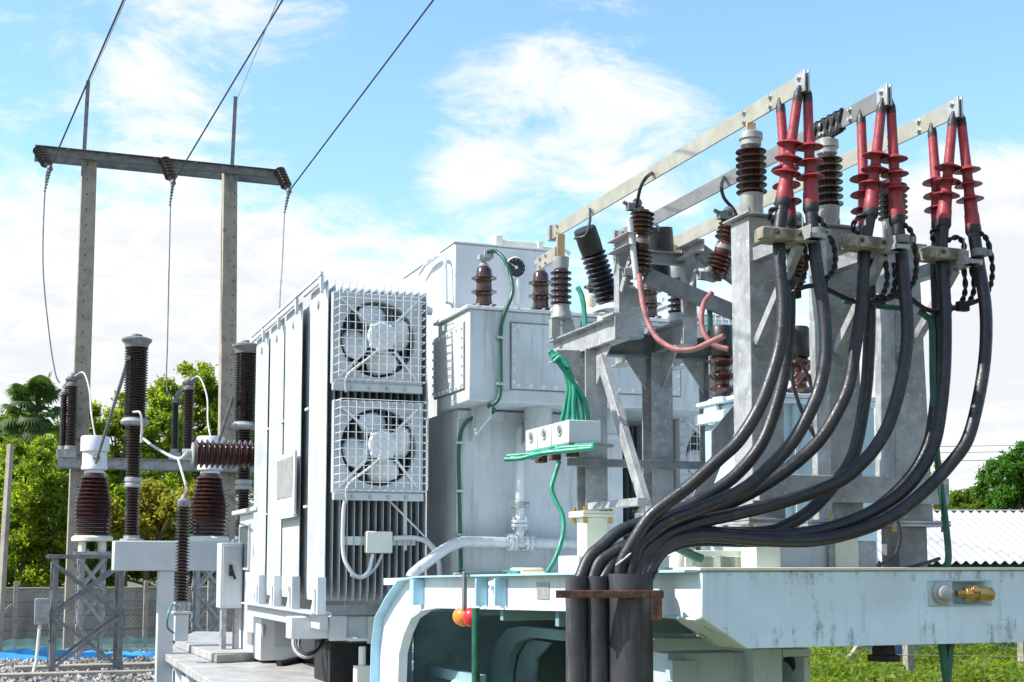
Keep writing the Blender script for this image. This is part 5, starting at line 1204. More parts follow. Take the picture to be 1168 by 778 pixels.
# wooden cleats
for i, (x0, x1, yy) in enumerate(((868, 918, 267), (966, 1012, 276), (1058, 1104, 289))):
    m = MB(); y_ = YN + .0
    q0, q1 = at(x0, yy, Y=y_), at(x1, yy, Y=y_); z = at((x0 + x1) / 2, yy, Y=y_).z
    t = thing('wooden_cleat', 'weathered wooden cable cleat on the arm of the %s column' % ('left', 'middle', 'right')[i], 'cleat', (q0.x, y_, z), 'wooden cable cleats')
    m = MB(); m.bb((q0.x, y_ - .02, z - .035), (q1.x - .02, y_ + .05, z + .03)); m.build('front_block', 'wood', t, .006)
    m = MB(); m.bb((q0.x + .04, y_ + .055, z - .03), (q1.x + .03, y_ + .14, z + .045)); m.build('rear_block', 'wood', t, .006)
    x_ = (q0.x * .45 + q1.x * .55)
    for k in (-.06, .075): m = MB(); m.tube([(x_ + k, y_ - .032, z), (x_ + k, y_ + .16, z)], .011, 6); m.build('clamp_bolt', 'rust', t)
    c = [(933, 264), (1029, 272), (1117, 287)][i]; q = at(c[0], c[1], D=dist(V((XB[i], YN, 0))) - .0)
    m = MB(); m.lathe(q + V((0, 0, -.03)), ZUP, [(.035, 0), (.042, .002), (.042, .045), (.035, .047)], 16); m.bb(q + V((.045, -.02, -.02)), q + V((.075, .02, .012))); m.bb(q + V((-.062, .05, -.05)), q + V((-.054, .06, .085))); m.build('cable_clip', 'galv_dark', t, .002)
# conduits and their rusty bracket
for k, (x0, x1, lb) in enumerate(((645, 670.5, 'left of the three black conduits, slim'), (669.5, 694, 'middle of the three black conduits, slim and scuffed'), (693, 744, 'wide black conduit, right of the three'))):
    c = at((x0 + x1) / 2, 657, D=7.0); r = (x1 - x0) / 2 * 7.0 / FPX; zt = c.z + (.0, -.0, .012)[k]
    t = thing('cable_conduit', lb + ', standing before the white girder', 'conduit', (c.x, c.y, 0), 'upright cable conduits')
    m = MB(); m.lathe((c.x, c.y, 0), ZUP, [(r * .97, 0), (r, .1), (r, zt - .15), (r * 1.02, zt - .13), (r * 1.02, zt), (r * .93, zt), (r * .92, zt - .25), (.001, zt - .26)], 40); m.build('tube', 'pipe_black', t)
    m = MB(); m.lathe((c.x, c.y, zt - .09), ZUP, [(r * .9, 0), (r * .9, .03), (r * .4, .06), (.001, .05)], 24); m.build('foam_fill', 'wood', t)
t = thing('rusty_bracket', 'rusty steel angle clamping the three black conduits', 'bracket', at(690, 678, D=6.85))
a, b = at(634, 678, D=6.84), at(757, 678, D=6.84); dr = (b - a).normalized(); m = MB()
m.bar(a, b, .012, .036); m.bar(a + V((0, 0, .016)) + HF * .03, b + V((0, 0, .016)) + HF * .03, .05, .008); m.build('angle_bar', 'rust', t, .002)
m = MB(); c = b - dr * .035 + V((0, 0, -.06)) - HF * .012; m.bar(c + V((0, 0, .078)), c + V((0, 0, -.07)), .05, .012, HF); m.build('hanging_tab', 'rust', t, .002)
# -- earth braids
braids = [
 ([(889, 236), (880, 240), (878, 248), (884, 256)], 0), ([(929, 243), (943, 262), (952, 285), (951, 308), (938, 322)], 0), ([(915, 274), (920, 297), (914, 322), (905, 334)], 0),
 ([(990, 243), (977, 250), (973, 261), (982, 269)], 1), ([(1026, 253), (1040, 266), (1045, 300), (1042, 322), (1031, 334)], 1), ([(1008, 288), (1012, 318), (1006, 337), (994, 344)], 1), ([(1020, 300), (1021, 320), (1018, 335), (1008, 342)], 1),
 ([(1072, 258), (1064, 264), (1064, 272), (1070, 278)], 2), ([(1113, 263), (1126, 274), (1132, 305), (1129, 328), (1120, 340)], 2), ([(1098, 294), (1101, 330), (1094, 348), (1080, 352)], 2), ([(1106, 294), (1111, 328), (1104, 346), (1092, 350)], 2), ([(1082, 274), (1092, 271), (1099, 278), (1100, 290)], 2)]
bl = ['left column', 'middle column', 'right column']; cnt = [0, 0, 0]; wds = ['short curl at the cable collar', 'long loop on the right side', 'inner drop below the cleat', 'second inner drop below the cleat', 'small arch over the cleat']
wds3 = {0: [0, 1, 2], 1: [0, 1, 2, 3], 2: [0, 1, 2, 3, 4]}
for p, ph in braids:
    D = dist(V((XB[ph], YN, 0))) + .03; m = MB(); pts = path(p, D, D + .05); Lp = sum((pts[i + 1] - pts[i]).length for i in range(len(pts) - 1))
    twist(m, pts, .0085, Lp / .085)
    m_ = wds[wds3[ph][cnt[ph]]]; cnt[ph] += 1
    tag(m.build('earth_braid', 'tape'), 'black twisted earth lead, %s by the %s' % (m_, bl[ph]), 'earth lead', 'twisted earth leads')
D = 7.45
wire('black earth line strung across the columns behind the cables', path([(895, 336), (930, 326), (975, 344), (1010, 342), (1030, 336), (1060, 354), (1095, 350), (1128, 338)], 7.35, 7.6), .014, 'tape', 'earth_line', 'earth lead')
m = MB()
for x, y in ((936, 324), (1030, 336), (1098, 350), (1078, 352), (906, 335), (1002, 343)):
    c = at(x, y, D=7.42 + .1 * (x > 1000)); m.bb(c - V((.035, .02, .025)), c + V((.035, .02, .03))); m.tube([c - V((.02, .03, 0)), c + V((-.02, .05, .0))], .011, 6)
    if x == 936: lst = []
    tag(m.build('earth_clamp', 'black', bevel=.004), 'black clamp joining the earth leads %s' % {936: 'right of the left column', 1030: 'between the middle and right columns', 1098: 'below the right cleat', 1078: 'left of the right cleat clamp', 906: 'beside the rear cable of the left column', 1002: 'left of the right column'}[x], 'clamp', 'earth clamps'); m = MB()
wire('green earth cable crossing between the middle and right columns', path([(962, 343), (985, 347), (1010, 350), (1032, 352)], 7.6, 7.7), .016, 'green_dark', 'earth_cable', 'cable')
wire('dark green cable running down the right column to the deck', path([(1048, 355), (1058, 362), (1063, 372), (1064, 430), (1066, 480), (1070, 530), (1078, 590), (1082, 635), (1078, 647)], 7.55, 7.4), .019, 'green_dark', 'earth_cable', 'cable')
for k, (xa, xb) in enumerate(((1074, 1080), (1084, 1080))):
    q0, q1 = at(xa, 733, Y=YB + .1), at(xb, 778, Y=YB + .1)
    m = MB(); m.tube([q0, q1, V((q1.x, q1.y, 0))], .022, 8); tag(m.build('green_pipe', 'green_dark'), '%s of two dark green pipes below the mossy beam' % ('left', 'right')[k], 'pipe', 'green pipes below the beam')

# ================================================================== SWITCH FRAME IN FRONT OF THE TANK
YL_ = at(675, 480, X=XB[0]).y
ARZ = at(670, 388, X=XB[0]).z
TF = thing('fuse_gantry', 'grey galvanised steel frame with three legs before the tank carrying fuses', 'steel frame', (XB[1], YL_, zdeck(YL_)))
YU = at(706, 330, X=XB[0] + .02).y
legb = []
for i in range(3):
    X0 = XB[i] - .0; zf = zdeck(YL_) + .46
    m = MB(); m.ibeam((X0, YL_, zf), (X0, YL_, ARZ - .09), .17, .17, .012, up=(0, 1, 0)); m.build('leg', 'galv', TF, .002)
    m = MB(); m.bb((X0 - .13, YL_ - .13, zf - .02), (X0 + .13, YL_ + .13, zf - .001)); m.bb((X0 - .13, YL_ - .13, zf - .043), (X0 + .13, YL_ + .13, zf - .022)); m.build('base_flange', 'white_ped', TF, .003)
    m = MB(); m.bb((X0 - .085, YL_ - .085, zdeck(YL_) + .14), (X0 + .085, YL_ + .085, zf - .044)); m.bb((X0 - .2, YL_ - .2, zdeck(YL_) - .02), (X0 + .14, YL_ + .16, zdeck(YL_) + .14)); m.build('pedestal', 'white_ped', TF, .006)
    m = MB()
    for sx in (-1, 1):
        for sy in (-1, 1): m.tube([(X0 + sx * .1, YL_ + sy * .1, zf - .09), (X0 + sx * .1, YL_ + sy * .1, zf + .03)], .016, 6)
    tag(m.build('bolts', 'brass', TF), None, None, None, 'stuff')
    m = MB(); ya, yb = at(632, 388, X=XB[0]).y, YU - .08
    m.ibeam((X0, ya, ARZ), (X0, yb, ARZ), .11, .18, .012); m.bb((X0 - .055, yb - .012, ARZ - .09), (X0 + .055, yb - .001, ARZ + .09)); m.build('arm', 'galv', TF, .002)
    m = MB(); m.prism([(X0 - .005, YL_ - .085, ARZ - .092), (X0 - .005, YL_ - .34, ARZ - .092), (X0 - .005, YL_ - .085, ARZ - .36)], (.01, 0, 0)); m.prism([(X0 - .09, YL_ - .004, ARZ - .092), (X0 - .28, YL_ - .004, ARZ - .1), (X0 - .09, YL_ - .004, ARZ - .36)], (0, .01, 0)); m.build('gusset', 'galv', TF)
    # fuse post on the arm
    tz = at(706, 284, X=XB[0] + .02).z
    m = MB(); m.angle((X0 + .02, YU, ARZ + .1), (X0 + .02, YU, tz), .085, .01, up=(0, 1, 0), fx=-1); m.build('fuse_post', 'galv', TF, .002)
    m = MB(); m.channel((X0 + .02, YU + .05, tz + .01), (X0 + .02, YU - .28, tz + .01), .07, .09, .008); m.build('fuse_bracket', 'galv', TF, .002)
    m = MB(); m.bar((X0 + .03, YU - .01, tz - .3), (X0 + .03, YU - .2, tz - .04), .045, .01, (1, 0, 0)); m.build('bracket_brace', 'galv', TF)
    m = MB(); m.bb((X0 - .07, YU - .09, ARZ + .085), (X0 + .09, YU + .1, ARZ + .1)); m.build('foot_plate', 'galv', TF, .002)
m = MB(); m.ibeam((XB[0] + .1, YL_ + .02, ARZ - .03), (XB[2] + .5, YL_ + .02, ARZ - .03), .10, .17, .012); m.build('cross_beam', 'galv_dark', TF, .002)
m = MB(); m.channel((XB[0] + .02, YU + .09, tz - .02), (XB[2] + .3, YU + .09, tz - .02), .05, .09, .008); m.build('top_rail', 'galv', TF, .002)
m = MB(); m.bar(at(736, 314, Y=YU - .12), at(846, 360, Y=YU - .06), .05, .11); m.build('long_brace', 'galv_dark', TF, .004)
m = MB(); m.bar(at(797, 286, Y=YU - .2), at(846, 322, Y=YU - .15), .05, .11); m.build('long_brace', 'galv_dark', TF, .004)
m = MB(); m.bar(at(686, 408, X=XB[0] - .02), at(741, 592, X=XB[0] - .02), .085, .05, (1, 0, 0)); m.build('diagonal_brace', 'galv', TF, .003)
m = MB(); q0, q1 = at(648, 527, Y=YL_ - .12), at(812, 531, Y=YL_ - .12); m.bb((q0.x, YL_ - .16, q0.z - .028), (q1.x, YL_ - .1, q0.z + .028)); m.build('tie_bar', 'galv_dark', TF, .003)
m = MB(); q0, q1 = at(682, 577, X=XB[0] - .02), at(740, 574, X=XB[0] - .02); m.bb((XB[0] - .1, q1.y, q0.z - .03), (XB[0] - .02, q0.y, q0.z + .02)); m.build('ledger', 'galv', TF, .002)
wire('dark brown control cable running up the frame leg', path([(690, 604), (690, 560), (689, 500), (688, 450), (686, 430)], 9.95, 9.9), .02, 'rust', 'control_cable', 'cable')
# end post insulator under the near busbar
X0 = XB[0]; yp = at(640, 330, X=X0).y; k = dist(V((X0, yp, 0))) / FPX
zt0, zt1, zt2, zt3 = (at(640, y, X=X0).z for y in (294, 307, 348, 365))
t = thing('post_insulator', 'brown ribbed post insulator under the far end of the nearest busbar', 'insulator', (X0, yp, ARZ + .09), 'post insulators of the busbar end')
m = MB(); m.lathe((X0, yp, zt3), ZUP, [(.06, 0), (.085, .01), (.085, .03), (.07, .06), (.065, zt2 - zt3)], 24)
for s_ in (-1, 1): m.bb((X0 - .09 if s_ < 0 else X0 + .02, yp - .03, ARZ + .09), (X0 - .02 if s_ < 0 else X0 + .09, yp + .03, zt3))
m.build('base', 'plate_grey', t)
m = MB(); m.lathe((X0, yp, zt2), ZUP, sheds(zt1 - zt2, 6, .055, .083, 0, .25, .12), 28); m.build('porcelain', 'porcelain', t)
m = MB(); m.lathe((X0, yp, zt1), ZUP, [(.055, 0), (.06, .02), (.065, zt0 - zt1)], 24); m.build('cap', 'plate_grey', t)
m = MB(); m.bb((X0 - .035, yp - .01, zt0), (X0 + .03, yp + .002, zb[0] - .05)); m.build('copper_strap', 'copper', t, .002)
t2 = copy_tree(t); d_ = XB[1] - XB[0]; t2.location = V(t.location) + V((d_, .0, 0)); t2['label'] = 'brown ribbed post insulator behind the fuse, under the middle busbar end'
t3 = copy_tree(t); t3.location = V(t.location) + V((XB[2] - XB[0], -.0, 0)); t3['label'] = 'pale capped post insulator beside the second fuse post, under the far busbar'
# bushings on the terminal box
BP = [552, 617, 682, 747]; yb_ = YBX + .32; bl_ = ['leftmost brown bushing on the box lid with a green cable at its top', 'brown bushing on the box lid just left of the busbar end insulator', 'brown bushing on the box lid half hidden behind the black arrester', 'brown bushing on the box lid behind the pink cable']
bx0 = at(552, 350, Y=yb_).x; pitch = at(617, 350, Y=yb_).x - bx0; k = 13.0 / FPX; z0 = ZBT + .03
t = thing('transformer_bushing', bl_[0], 'bushing', (bx0, yb_, z0), 'brown bushings on the box lid')
m = MB(); m.lathe((bx0, yb_, z0), ZUP, [(.115, 0), (.115, .02), (.095, .025)], 24); m.build('flange', 'paint_white', t)
m = MB(); pr = [(9 * k, .02)]; Lb = 47 * k
for i in range(3):
    z = .03 + Lb * i / 3; p = Lb / 3; pr += [(9.5 * k, z + p * .1), (10 * k, z + p * .18), (14.5 * k, z + p * .26), (14.5 * k, z + p * .33), (9.5 * k, z + p * .44), (8.5 * k, z + p * .95)]
m.lathe((bx0, yb_, z0), ZUP, pr + [(7 * k, Lb + .04), (4 * k, Lb + .06)], 28); m.build('porcelain', 'porcelain', t)
m = MB(); m.lathe((bx0, yb_, z0 + Lb + .05), ZUP, [(5.5 * k, 0), (5.5 * k, 3 * k), (3 * k, 4 * k), (3 * k, 13 * k)], 14); m.bb((bx0 - 7 * k, yb_ - .04, z0 + Lb + .05 + 7 * k), (bx0 + 7 * k, yb_ + .03, z0 + Lb + .05 + 13 * k)); m.bb((bx0 - 2 * k, yb_ - .06, z0 + Lb + .05 + 9 * k), (bx0 + 9 * k, yb_ - .041, z0 + Lb + .05 + 17 * k)); m.build('terminal', 'plate_grey', t, .004)
for i in range(1, 4):
    c = copy_tree(t); c.location = V(t.location) + V((pitch * i, 0, 0)); c['label'] = bl_[i]
for i, (px, lb) in enumerate(((628, 'cream conical cap on the box lid beside the busbar end insulator'), (664, 'cream conical cap on the box lid by the green cable'), (762, 'cream conical cap on the box lid behind the second fuse post'))):
    x = at(px, 350, Y=yb_ + .1).x; m = MB(); m.lathe((x, yb_ - .1, z0), ZUP, [(.10, 0), (.10, .05), (.06, .10), (.07, .14), (.06, .22), (.03, .24)], 18); tag(m.build('cap_insulator', 'rust_white'), lb, 'cap', 'cream caps on the box lid')
t = thing('link_bar', 'short aluminium link bar joining the bushing to the busbar end insulator', 'busbar', at(622, 297, X=XB[0]))
a, b = at(613, 302, X=XB[0] - .02), at(634, 289, X=XB[0] - .02); m = MB(); m.bar(a, b, .014, .11); m.build('bar', 'alu', t, .002); m = MB()
for f in (.2, .5):
    for dz in (-.03, .03): m.bolt(a.lerp(b, f) + V((-.007, 0, dz)), (-1, 0, 0), .014, .014)
tag(m.build('bolts', 'bolt', t), None, None, None, 'stuff')
a, b = at(738, 312, X=XB[2] + .0), at(757, 303, X=XB[2]); 
# -- black arrester leaning on its grey turret
a, b = at(697, 350, D=9.75), at(667, 262, D=9.5); ax = (b - a).normalized(); L = (b - a).length
t = thing('leaning_arrester', 'black polymer bushing leaning left on a round grey turret', 'bushing', a)
m = MB(); m.lathe(a, ax, [(.09, -.06), (.11, -.05), (.11, 0), (.08, .02), (.075, L * .12)], 28); m.build('flange', 'plate_grey', t)
m = MB(); m.lathe(a + ax * L * .10, ax, sheds(L * .62, 10, .05, .094, 0, .2, .05), 28); m.build('sheds', 'poly_black', t)
m = MB(); m.lathe(a + ax * L * .68, ax, [(.055, 0), (.08, .02), (.084, .08), (.082, L * .32), (.076, L * .335), (.03, L * .34)], 28); m.build('hood', 'poly_black', t)
m = MB(); q = at(708, 385, D=9.8); zt_ = at(708, 328, D=9.8).z
m.lathe((q.x, q.y, q.z), ZUP, [(.17, 0), (.17, .18), (.20, .185), (.20, .21), (.17, .25), (.13, zt_ - q.z - .03), (.11, zt_ - q.z)], 36); m.build('turret', 'paint_cab', t)
m = MB(); c = at(716, 338, D=9.62); m.box(c, (.17, .012, .11), (HR, HF, ZUP)); m.build('name_plate', 'plate_grey', t)
m = MB(); q_ = at(722, 370, D=9.7); m.cyl(q_, q_ - HF * .03, .02, n=10); m.build('plug', 'paint_white', t)
wire('thin black lead from the nearest busbar to the leaning black bushing', [at(673, 238, X=XB[0]), at(673, 252, D=9.45), at(668, 268, D=9.4), at(655, 272, D=9.45)], .010, 'tape', 'lead', 'wire')
# second dark bushing hidden behind the first fuse
c = at(752, 300, D=9.9); m = MB(); m.lathe(c, V((-.1, -.05, .9)), [(.08, -.2), (.08, 0), (.12, .02), (.12, .25), (.02, .26)], 20); tag(m.build('black_hood', 'poly_black'), 'black hood half hidden behind the first brown fuse', 'bushing')
# -- drop-out fuses
def fuse(a, b, lb, D, tube_pts=None):
    A_, B_ = at(*a, D=D), at(*b, D=D); ax = (B_ - A_).normalized(); L = (B_ - A_).length
    t = thing('dropout_fuse', lb, 'fuse', A_, 'drop-out fuses')
    m = MB(); r0, r1 = .048, .086; pr = [(r0, 0)]
    for (s0, s1, n) in ((.03, .38, 5), (.62, .97, 5)):
        if s0 > .5: pr += [(r0 * 1.25, L * .42), (r0 * 1.25, L * .58)]
        for i in range(n):
            z = L * (s0 + (s1 - s0) * i / n); p = L * (s1 - s0) / n; pr += [(r0, z), (r1 * .97, z + p * .30), (r1, z + p * .42), (r1 * .95, z + p * .5), (r0 * 1.1, z + p * .62), (r0, z + p * .95)]
    m.lathe(A_, ax, pr + [(r0, L)], 26); m.build('porcelain', 'porc_red', t)
    m = MB(); s_ = V((-.9, -.42, 0)); 
    for q in (A_ - ax * .0, B_ + ax * .0):
        m.bar(q, q + s_ * .14, .03, .05); m.box(q + s_ * .13, (.06, .05, .05)); m.tube([q + s_ * .13 + V((-.06, 0, .03)), q + s_ * .13 + V((.07, 0, -.02))], .014, 6); m.sphere(q + s_ * .06 + V((0, 0, .04)), .035)
        m.build('contact', 'galv_dark', t, .003); m = MB()
    m.lathe(A_ + ax * L * .46, ax, [(r0 * 1.3, 0), (r0 * 1.3, L * .07)], 16); m.build('mounting_band', 'galv_dark', t)
    if tube_pts:
        m = MB(); m.cyl(at(*tube_pts[0], D=D - .12), at(*tube_pts[1], D=D - .12), .021, n=12); m.build('fuse_tube', 'wire_white', t)
    return A_, B_
F1 = fuse((733, 240), (729, 314), 'dark brown drop-out fuse with a pale tube, left of the three', 9.28, ((718, 250), (726, 318)))
F2 = fuse((837, 250), (815, 318), 'red brown drop-out fuse leaning beside the left column', 8.75)
F3 = fuse((915, 256), (904, 325), 'red brown fuse mostly hidden behind the left column cables', 8.9)
wire('black jumper from the nearest busbar to the first fuse', [at(744, 197, X=XB[0]), at(736, 204, D=8.6), at(730, 216, D=8.9), at(726, 236, D=9.15)], .012, 'tape', 'jumper_lead', 'wire', 'black jumper leads')
wire('black jumper hanging from the middle busbar to the rear hood', [at(748, 256, X=XB[1]), at(752, 262, D=9.5), at(751, 275, D=9.7), at(755, 290, D=9.9)], .011, 'tape', 'jumper_lead', 'wire', 'black jumper leads')
wire('black jumper curling from the middle busbar to the leaning fuse', [at(826, 202, X=XB[1]), at(823, 212, D=8.6), at(826, 226, D=8.7), at(836, 238, D=8.75), at(840, 246, D=8.75)], .012, 'tape', 'jumper_lead', 'wire', 'black jumper leads')
wire('pink cable sagging from the first fuse to the black capped bushing', path([(729, 314), (732, 340), (738, 365), (750, 386), (770, 398), (792, 398), (808, 391), (826, 383)], 9.15, 8.45), .019, 'pink', 'pink_cable', 'cable', 'pink cables', sides=12)
wire('pink cable dropping from the leaning fuse behind the black capped bushing', path([(812, 334), (803, 346), (800, 365), (804, 382), (816, 394), (830, 398)], 8.8, 8.6), .018, 'pink', 'pink_cable', 'cable', 'pink cables', sides=12)
wire('pink cable glimpsed between the left column cables', path([(938, 400), (928, 412), (918, 424), (908, 436)], 8.9, 8.8), .019, 'pink', 'pink_cable', 'cable', 'pink cables', sides=10)
# -- station service transformer (light blue tank behind the columns)
YS = YCOL + 1.0; xs0 = at(862, 550, Y=YS).x; xs1 = at(1000, 550, Y=YS).x
ysb = at(804, 550, X=xs0).y; zs1 = at(905, 455, Y=YS).z
t = thing('service_transformer', 'light blue service transformer tank standing behind the columns and cables', 'transformer', ((xs0 + xs1) / 2, YS + .4, zdeck(YS)))
m = MB(); m.bb((xs0, YS, zdeck(YS) + .05), (xs1, ysb, zs1)); m.build('tank', 'tin', t, .015)
m = MB(); m.bb((xs0 - .06, YS - .06, zs1 + .001), (xs1 + .06, ysb + .06, zs1 + .03)); m.bb((xs0 - .06, YS - .06, zs1 - .035), (xs1 + .06, YS - .001, zs1 - .002)); ld = m.build('lid', 'blue_light', t, .005)
for f in (.3, .62): m = MB(); m.bb((xs0 + (xs1 - xs0) * f, YS - .04, zdeck(YS) + .1), (xs0 + (xs1 - xs0) * f + .02, YS - .002, zs1 - .04)); m.build('stiffener', 'tin', t)
m = MB(); c = at(811, 470, X=xs0 - .03)
m.lathe(c + V((.02, 0, 0)), (-1, 0, 0), [(.09, 0), (.09, .03)], 24); m.bb((xs0 - .05, c.y - .2, zs1 - .12), (xs0 - .002, c.y + .2, zs1 - .05)); m.build('lifting_lug', 'blue_light', t, .004)
m = MB(); m.bb((xs0 - .25, YS - .1, zdeck(YS) + .0), (xs1 + .1, ysb, zdeck(YS) + .05)); m.build('skid', 'white_ped', t, .005)
for i, (px, lb) in enumerate(((829, 'black capped bushing with red brown sheds at the left end of the service transformer'), (912, 'black capped bushing behind the cables on the service transformer'))):
    if i == 0: q = at(824, 446, X=xs0 + .02)
    else: q = at(px, 448, Y=YS + .3)
    q.z = zs1 + .03; k = dist(q) / FPX
    tb_ = thing('service_bushing', lb, 'bushing', q, 'bushings on the service transformer')
    m = MB(); m.lathe(q, ZUP, [(12 * k, 0), (12 * k, 3 * k), (8 * k, 4 * k)], 20); m.build('flange', 'blue_light', tb_)
    m = MB(); pr = [(9 * k, 3 * k)]
    for j in range(3):
        z = (6 + j * 16) * k; pr += [(9 * k, z), (11 * k, z + 2 * k), (16.5 * k, z + 6 * k), (16.5 * k, z + 7.5 * k), (12 * k, z + 9 * k), (9 * k, z + 12 * k)]
    m.lathe(q, ZUP, pr + [(9 * k, 54 * k)], 28); m.build('porcelain', 'porc_red', tb_)
    m = MB(); m.lathe(q + V((0, 0, 50 * k)), ZUP, [(11 * k, 0), (12.5 * k, 2 * k), (12.5 * k, 34 * k), (11 * k, 36 * k), (2 * k, 36.5 * k)], 24); m.build('cap', 'poly_black', tb_)
m = MB(); m.prism(pY([(812, 492), (838, 461), (850, 461), (850, 470), (835, 500), (798, 592), (778, 592), (812, 520)], YS - .22), (0, .012, 0)); tag(m.build('gusset_plate', 'galv_dark'), 'shade-darkened steel gusset plate slanting down in front of the white lit tank side', 'plate')  # shade on the plate put into its colour by the darker steel
for k, p in enumerate(([(905, 405), (914, 415), (922, 430), (928, 450), (938, 480), (942, 510)], [(903, 420), (905, 440), (915, 470), (930, 500), (942, 525)], [(950, 575), (958, 600), (966, 622), (955, 640), (940, 648)], [(958, 575), (965, 600), (968, 625), (965, 645), (950, 650)], [(962, 575), (968, 605), (975, 630), (990, 645), (1005, 648)])):
    wire('%s among the thin black control cables behind the columns' % ('uppermost', 'second highest', 'leftmost lower one', 'middle lower one', 'rightmost lower one')[k], path(p, 7.95, 7.9), .012, 'rubber', 'control_cable', 'cable', 'thin black control cables')
for k, p in enumerate(([(1000, 646), (1020, 635), (1027, 612), (1022, 590), (1010, 582)], [(990, 650), (1020, 650), (1048, 645), (1072, 637)])):
    wire('thin black lead %s at the foot of the right column' % ('rising up to the bundle', 'lying along the deck')[k], path(p, 7.5, 7.6), .011, 'rubber', 'control_cable', 'cable', 'loose leads at the column foot')
# deck furniture behind the beam
m = MB(); fb(m, 884, 618, 944, 651, YCOL - .02, .35); tag(m.build('deck_box', 'paint_cab', bevel=.006), 'low pale grey steel box on the deck behind the beam', 'box')
m = MB(); fb(m, 946, 617, 1000, 651, YCOL - .05, .35); tag(m.build('deck_channel', 'galv', bevel=.006), 'low dark grey steel box right of the pale one on the deck', 'box')
t = thing('deck_stand', 'white painted steel stand on the deck under the cable bundle', 'stand', at(800, 650, D=7.9))
m = MB(); fb(m, 782, 628, 848, 634, YCOL + .1, .3); m.build('top', 'white_ped', t, .004)
for px in (786, 818, 843): m = MB(); fb(m, px - 4, 635, px + 4, 653, YCOL + .12, .2); m.build('leg', 'white_ped', t, .003)
c = at(772, 651, D=7.7); m = MB(); m.lathe(c - V((0, 0, .02)), V((.25, 0, 1)), [(.05, 0), (.055, .12), (.075, .13), (.075, .16)], 16); tag(m.build('pipe_stub', 'rust_white'), 'rust stained cream pipe stub on the deck beside the conduits', 'pipe')
wire('dark green hose lying under the cables behind the conduits', path([(768, 622), (780, 628), (792, 634), (800, 637)], 7.5, 7.6), .026, 'green_dark', 'hose_bundle', 'hose')
m = MB(); q = at(601, 652, X=XG + .5); m.bb((q.x - .1, q.y - .12, q.z - .03), (q.x + .1, q.y + .12, q.z + .03)); m.bb((q.x - .12, q.y - .17, q.z - .04), (q.x + .12, q.y + .17, q.z - .0)); tag(m.build('cable_gland', 'rust_white', bevel=.02), 'small beige cast fitting lying on the deck edge above the name plate', 'fitting')
# -- metering boxes with green cables
xq = XB[0] - .42
ys_ = [at(px, 497, X=xq).y for px in (599, 613, 628.5, 649)]
zq0, zq1 = at(635, 508, X=xq).z, at(635, 482, X=xq).z
for k in range(3):
    t = thing('metering_box', 'small grey metal box with a round dial plate, %s of the three' % ('farthest and leftmost', 'middle', 'nearest and longest'), 'box', (xq, ys_[k], zq0), 'small grey boxes under the green cables') if False else thing('metering_box', 'small grey metal box with a round seal, %s of the three in a row' % ('farthest left', 'middle', 'nearest')[k], 'box', (xq, (ys_[k] + ys_[k + 1]) / 2, zq0), 'small grey boxes in a row on the frame')
    m = MB(); m.bb((xq, ys_[k + 1] + .006, zq0), (xq + .24, ys_[k] - .006, zq1)); m.build('case', 'plate_grey' if False else 'paint_cab', t, .006)
    c = V((xq, (ys_[k] + ys_[k + 1]) / 2, zq0 + (zq1 - zq0) * .62)); m = MB(); m.lathe(c, (-1, 0, 0), [(.042, 0), (.042, .006), (.034, .007), (.032, .003)], 20); m.bolt(c, (-1, 0, 0), .014, .01); m.build('seal', 'bolt', t)
t = thing('box_tray', 'rust flecked steel tray under the three small grey boxes', 'tray', (xq + .1, ys_[3], zq0 - .06))
m = MB(); m.bb((xq - .01, ys_[3] - .02, zq0 - .022), (XB[0] - .095, ys_[0] + .02, zq0 - .002)); m.build('plate', 'galv_dark', t)
m = MB()
for k in range(3): m = MB(); m.bb((xq + .02, ys_[k + 1] + .03, zq0 - .09), (xq + .09, ys_[k + 1] + .1, zq0 - .0225)); m.build('clamp', 'rust', t, .004)
for k in range(5):
    o = k * 2.2
    wire('green cable of the flat bundle below the grey boxes, %s of five' % ('lowest', 'second lowest', 'middle', 'second topmost', 'topmost')[k], path([((576, 584, 579, 600, 607)[k], 524 - o * .8), (594 + 5 * k, 523 - o * (1.3, .5, 1.1, .2, 1)[k]), (614 + 6 * k, 518 - o * (.2, 1.0, .5, 1.2, .6)[k]), (642, 514.5 - o * (.9, .3, .8, .4, .6)[k]), (678, 511 - o * .4)], 9.35 + .03 * k, 9.0), .017, 'green', 'green_cable', 'cable', 'flat green cable bundle', sides=10)
for k in range(6):
    o = k * 2.3
    wire('green cable loop standing above the grey boxes, strand %s' % ('leftmost', 'second from left', 'third from left', 'fourth from left', 'fifth from left', 'rightmost')[k], path([(640 + o * 1.6, 484), (645 + o, 462), (648 + o * .7, 440), (642 + o * .6, 418), (634 + o * .5, 405 + o * .2), (627 + o * .5, 401 + o), (632 + o * .3, 406 + o * .5), (643 + o * .3, 415 + o), (650 + o, 436 + o), (654 + o * 1.3, 462), (656 + o * 1.3, 484)][(0 if k % 2 == 0 else 3):(8 if k % 2 == 0 else 11)], 9.3 - .03 * k, 9.25), .016, 'green', 'green_cable', 'cable', 'upright green cable loops', sides=10)
wire('green cable hanging from the tray down to the deck edge', path([(638, 526), (632, 545), (629, 558), (634, 572), (641, 586), (643, 602), (639, 622), (632, 640), (624, 653)], 9.2, 8.9), .016, 'green', 'green_cable', 'cable', sides=10)
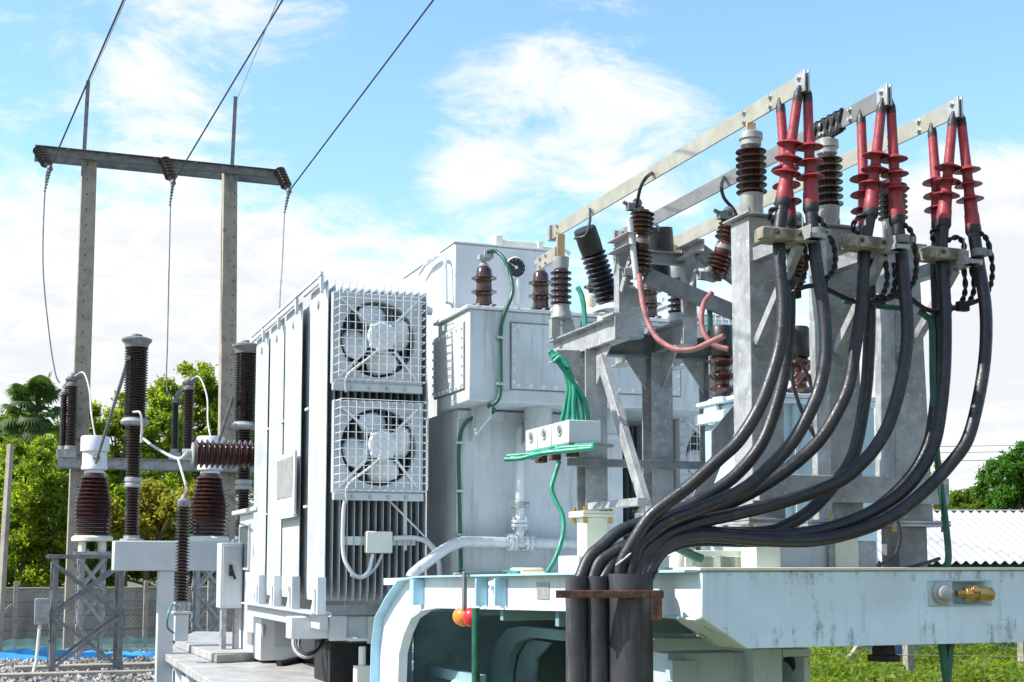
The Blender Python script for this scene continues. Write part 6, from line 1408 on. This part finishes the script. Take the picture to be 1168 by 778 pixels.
# green earth cable from the first bushing down the box and tank
yf = YBX - .035; pts = [at(556, 287, Y=yb_ - .06), at(566, 287, Y=yb_ - .1), at(576, 297, Y=yb_ - .2), at(583, 318, Y=YBX + .05), at(584, 336, Y=YBX - .06), at(574, 362, Y=yf), at(571, 385, Y=yf), at(571, 440, Y=yf), at(567, 458, Y=yf)]
pts += [V((pts[-1].x - .05, YBX + .05, ZBB - .035)), V((XT0 + .3, YT - .2, ZBB - .04)), V((XT0 + .09, YT - .06, ZBB - .12)), at(524, 505, Y=YT - .03), at(524, 560, Y=YT - .03), at(526, 640, Y=YT - .03), at(527, 652, Y=YT - .2), at(550, 653, Y=YT - .5)]
wire('long dark green cable from the leftmost bushing down the box and tank', pts, .018, 'green_dark', 'earth_cable', 'cable', sides=10)
wire('green cable dropping behind the leaning black bushing', path([(659, 328), (663, 336), (666, 350), (667, 372)], 10.1, 10.0), .020, 'green', 'green_cable', 'cable')
wire('dark green cable behind the second fuse post', path([(806, 340), (809, 350), (810, 375), (809, 395)], 9.6, 9.6), .020, 'green_dark', 'green_cable', 'cable')
wire('bright green strand lying on the trailer deck edge by the pipe strap', [at(552, 655, X=XG + .1), at(575, 652.5, X=XG + .3), at(592, 653, X=XG + .25)], .014, 'green', 'green_cable', 'cable')

# binding ties round the cable bundle, near the conduits
for x, y, D, lb in ((711, 638, 6.93, 'loose white wire tie on the cable entering the wide conduit'),):
    c = at(x, y, D=D); m = MB(); ring = []
    for j in range(15):
        a = 2 * PI * j / 14; ring.append(c + HR * (.038 * math.cos(a)) + HF * (.038 * math.sin(a)) + V((0, 0, .03 * math.cos(a))))
    m.tube(ring, .0035, 6)
    tag(m.build('wire_tie', 'wire_white'), lb, 'tie')

for k, q in enumerate((at(571, 385, Y=yf), at(571, 438, Y=yf), at(524, 505, Y=YT - .03), at(524, 560, Y=YT - .03), at(525, 610, Y=YT - .03))):
    m = MB(); m.bb(q - V((.04, .022, .012)), q + V((.04, .03, .012))); tag(m.build('cable_clip', 'bolt', bevel=.004), 'small metal clip holding the long green cable, %s from the top' % ('first', 'second', 'third', 'fourth', 'fifth')[k], 'clip', 'clips on the long green cable')
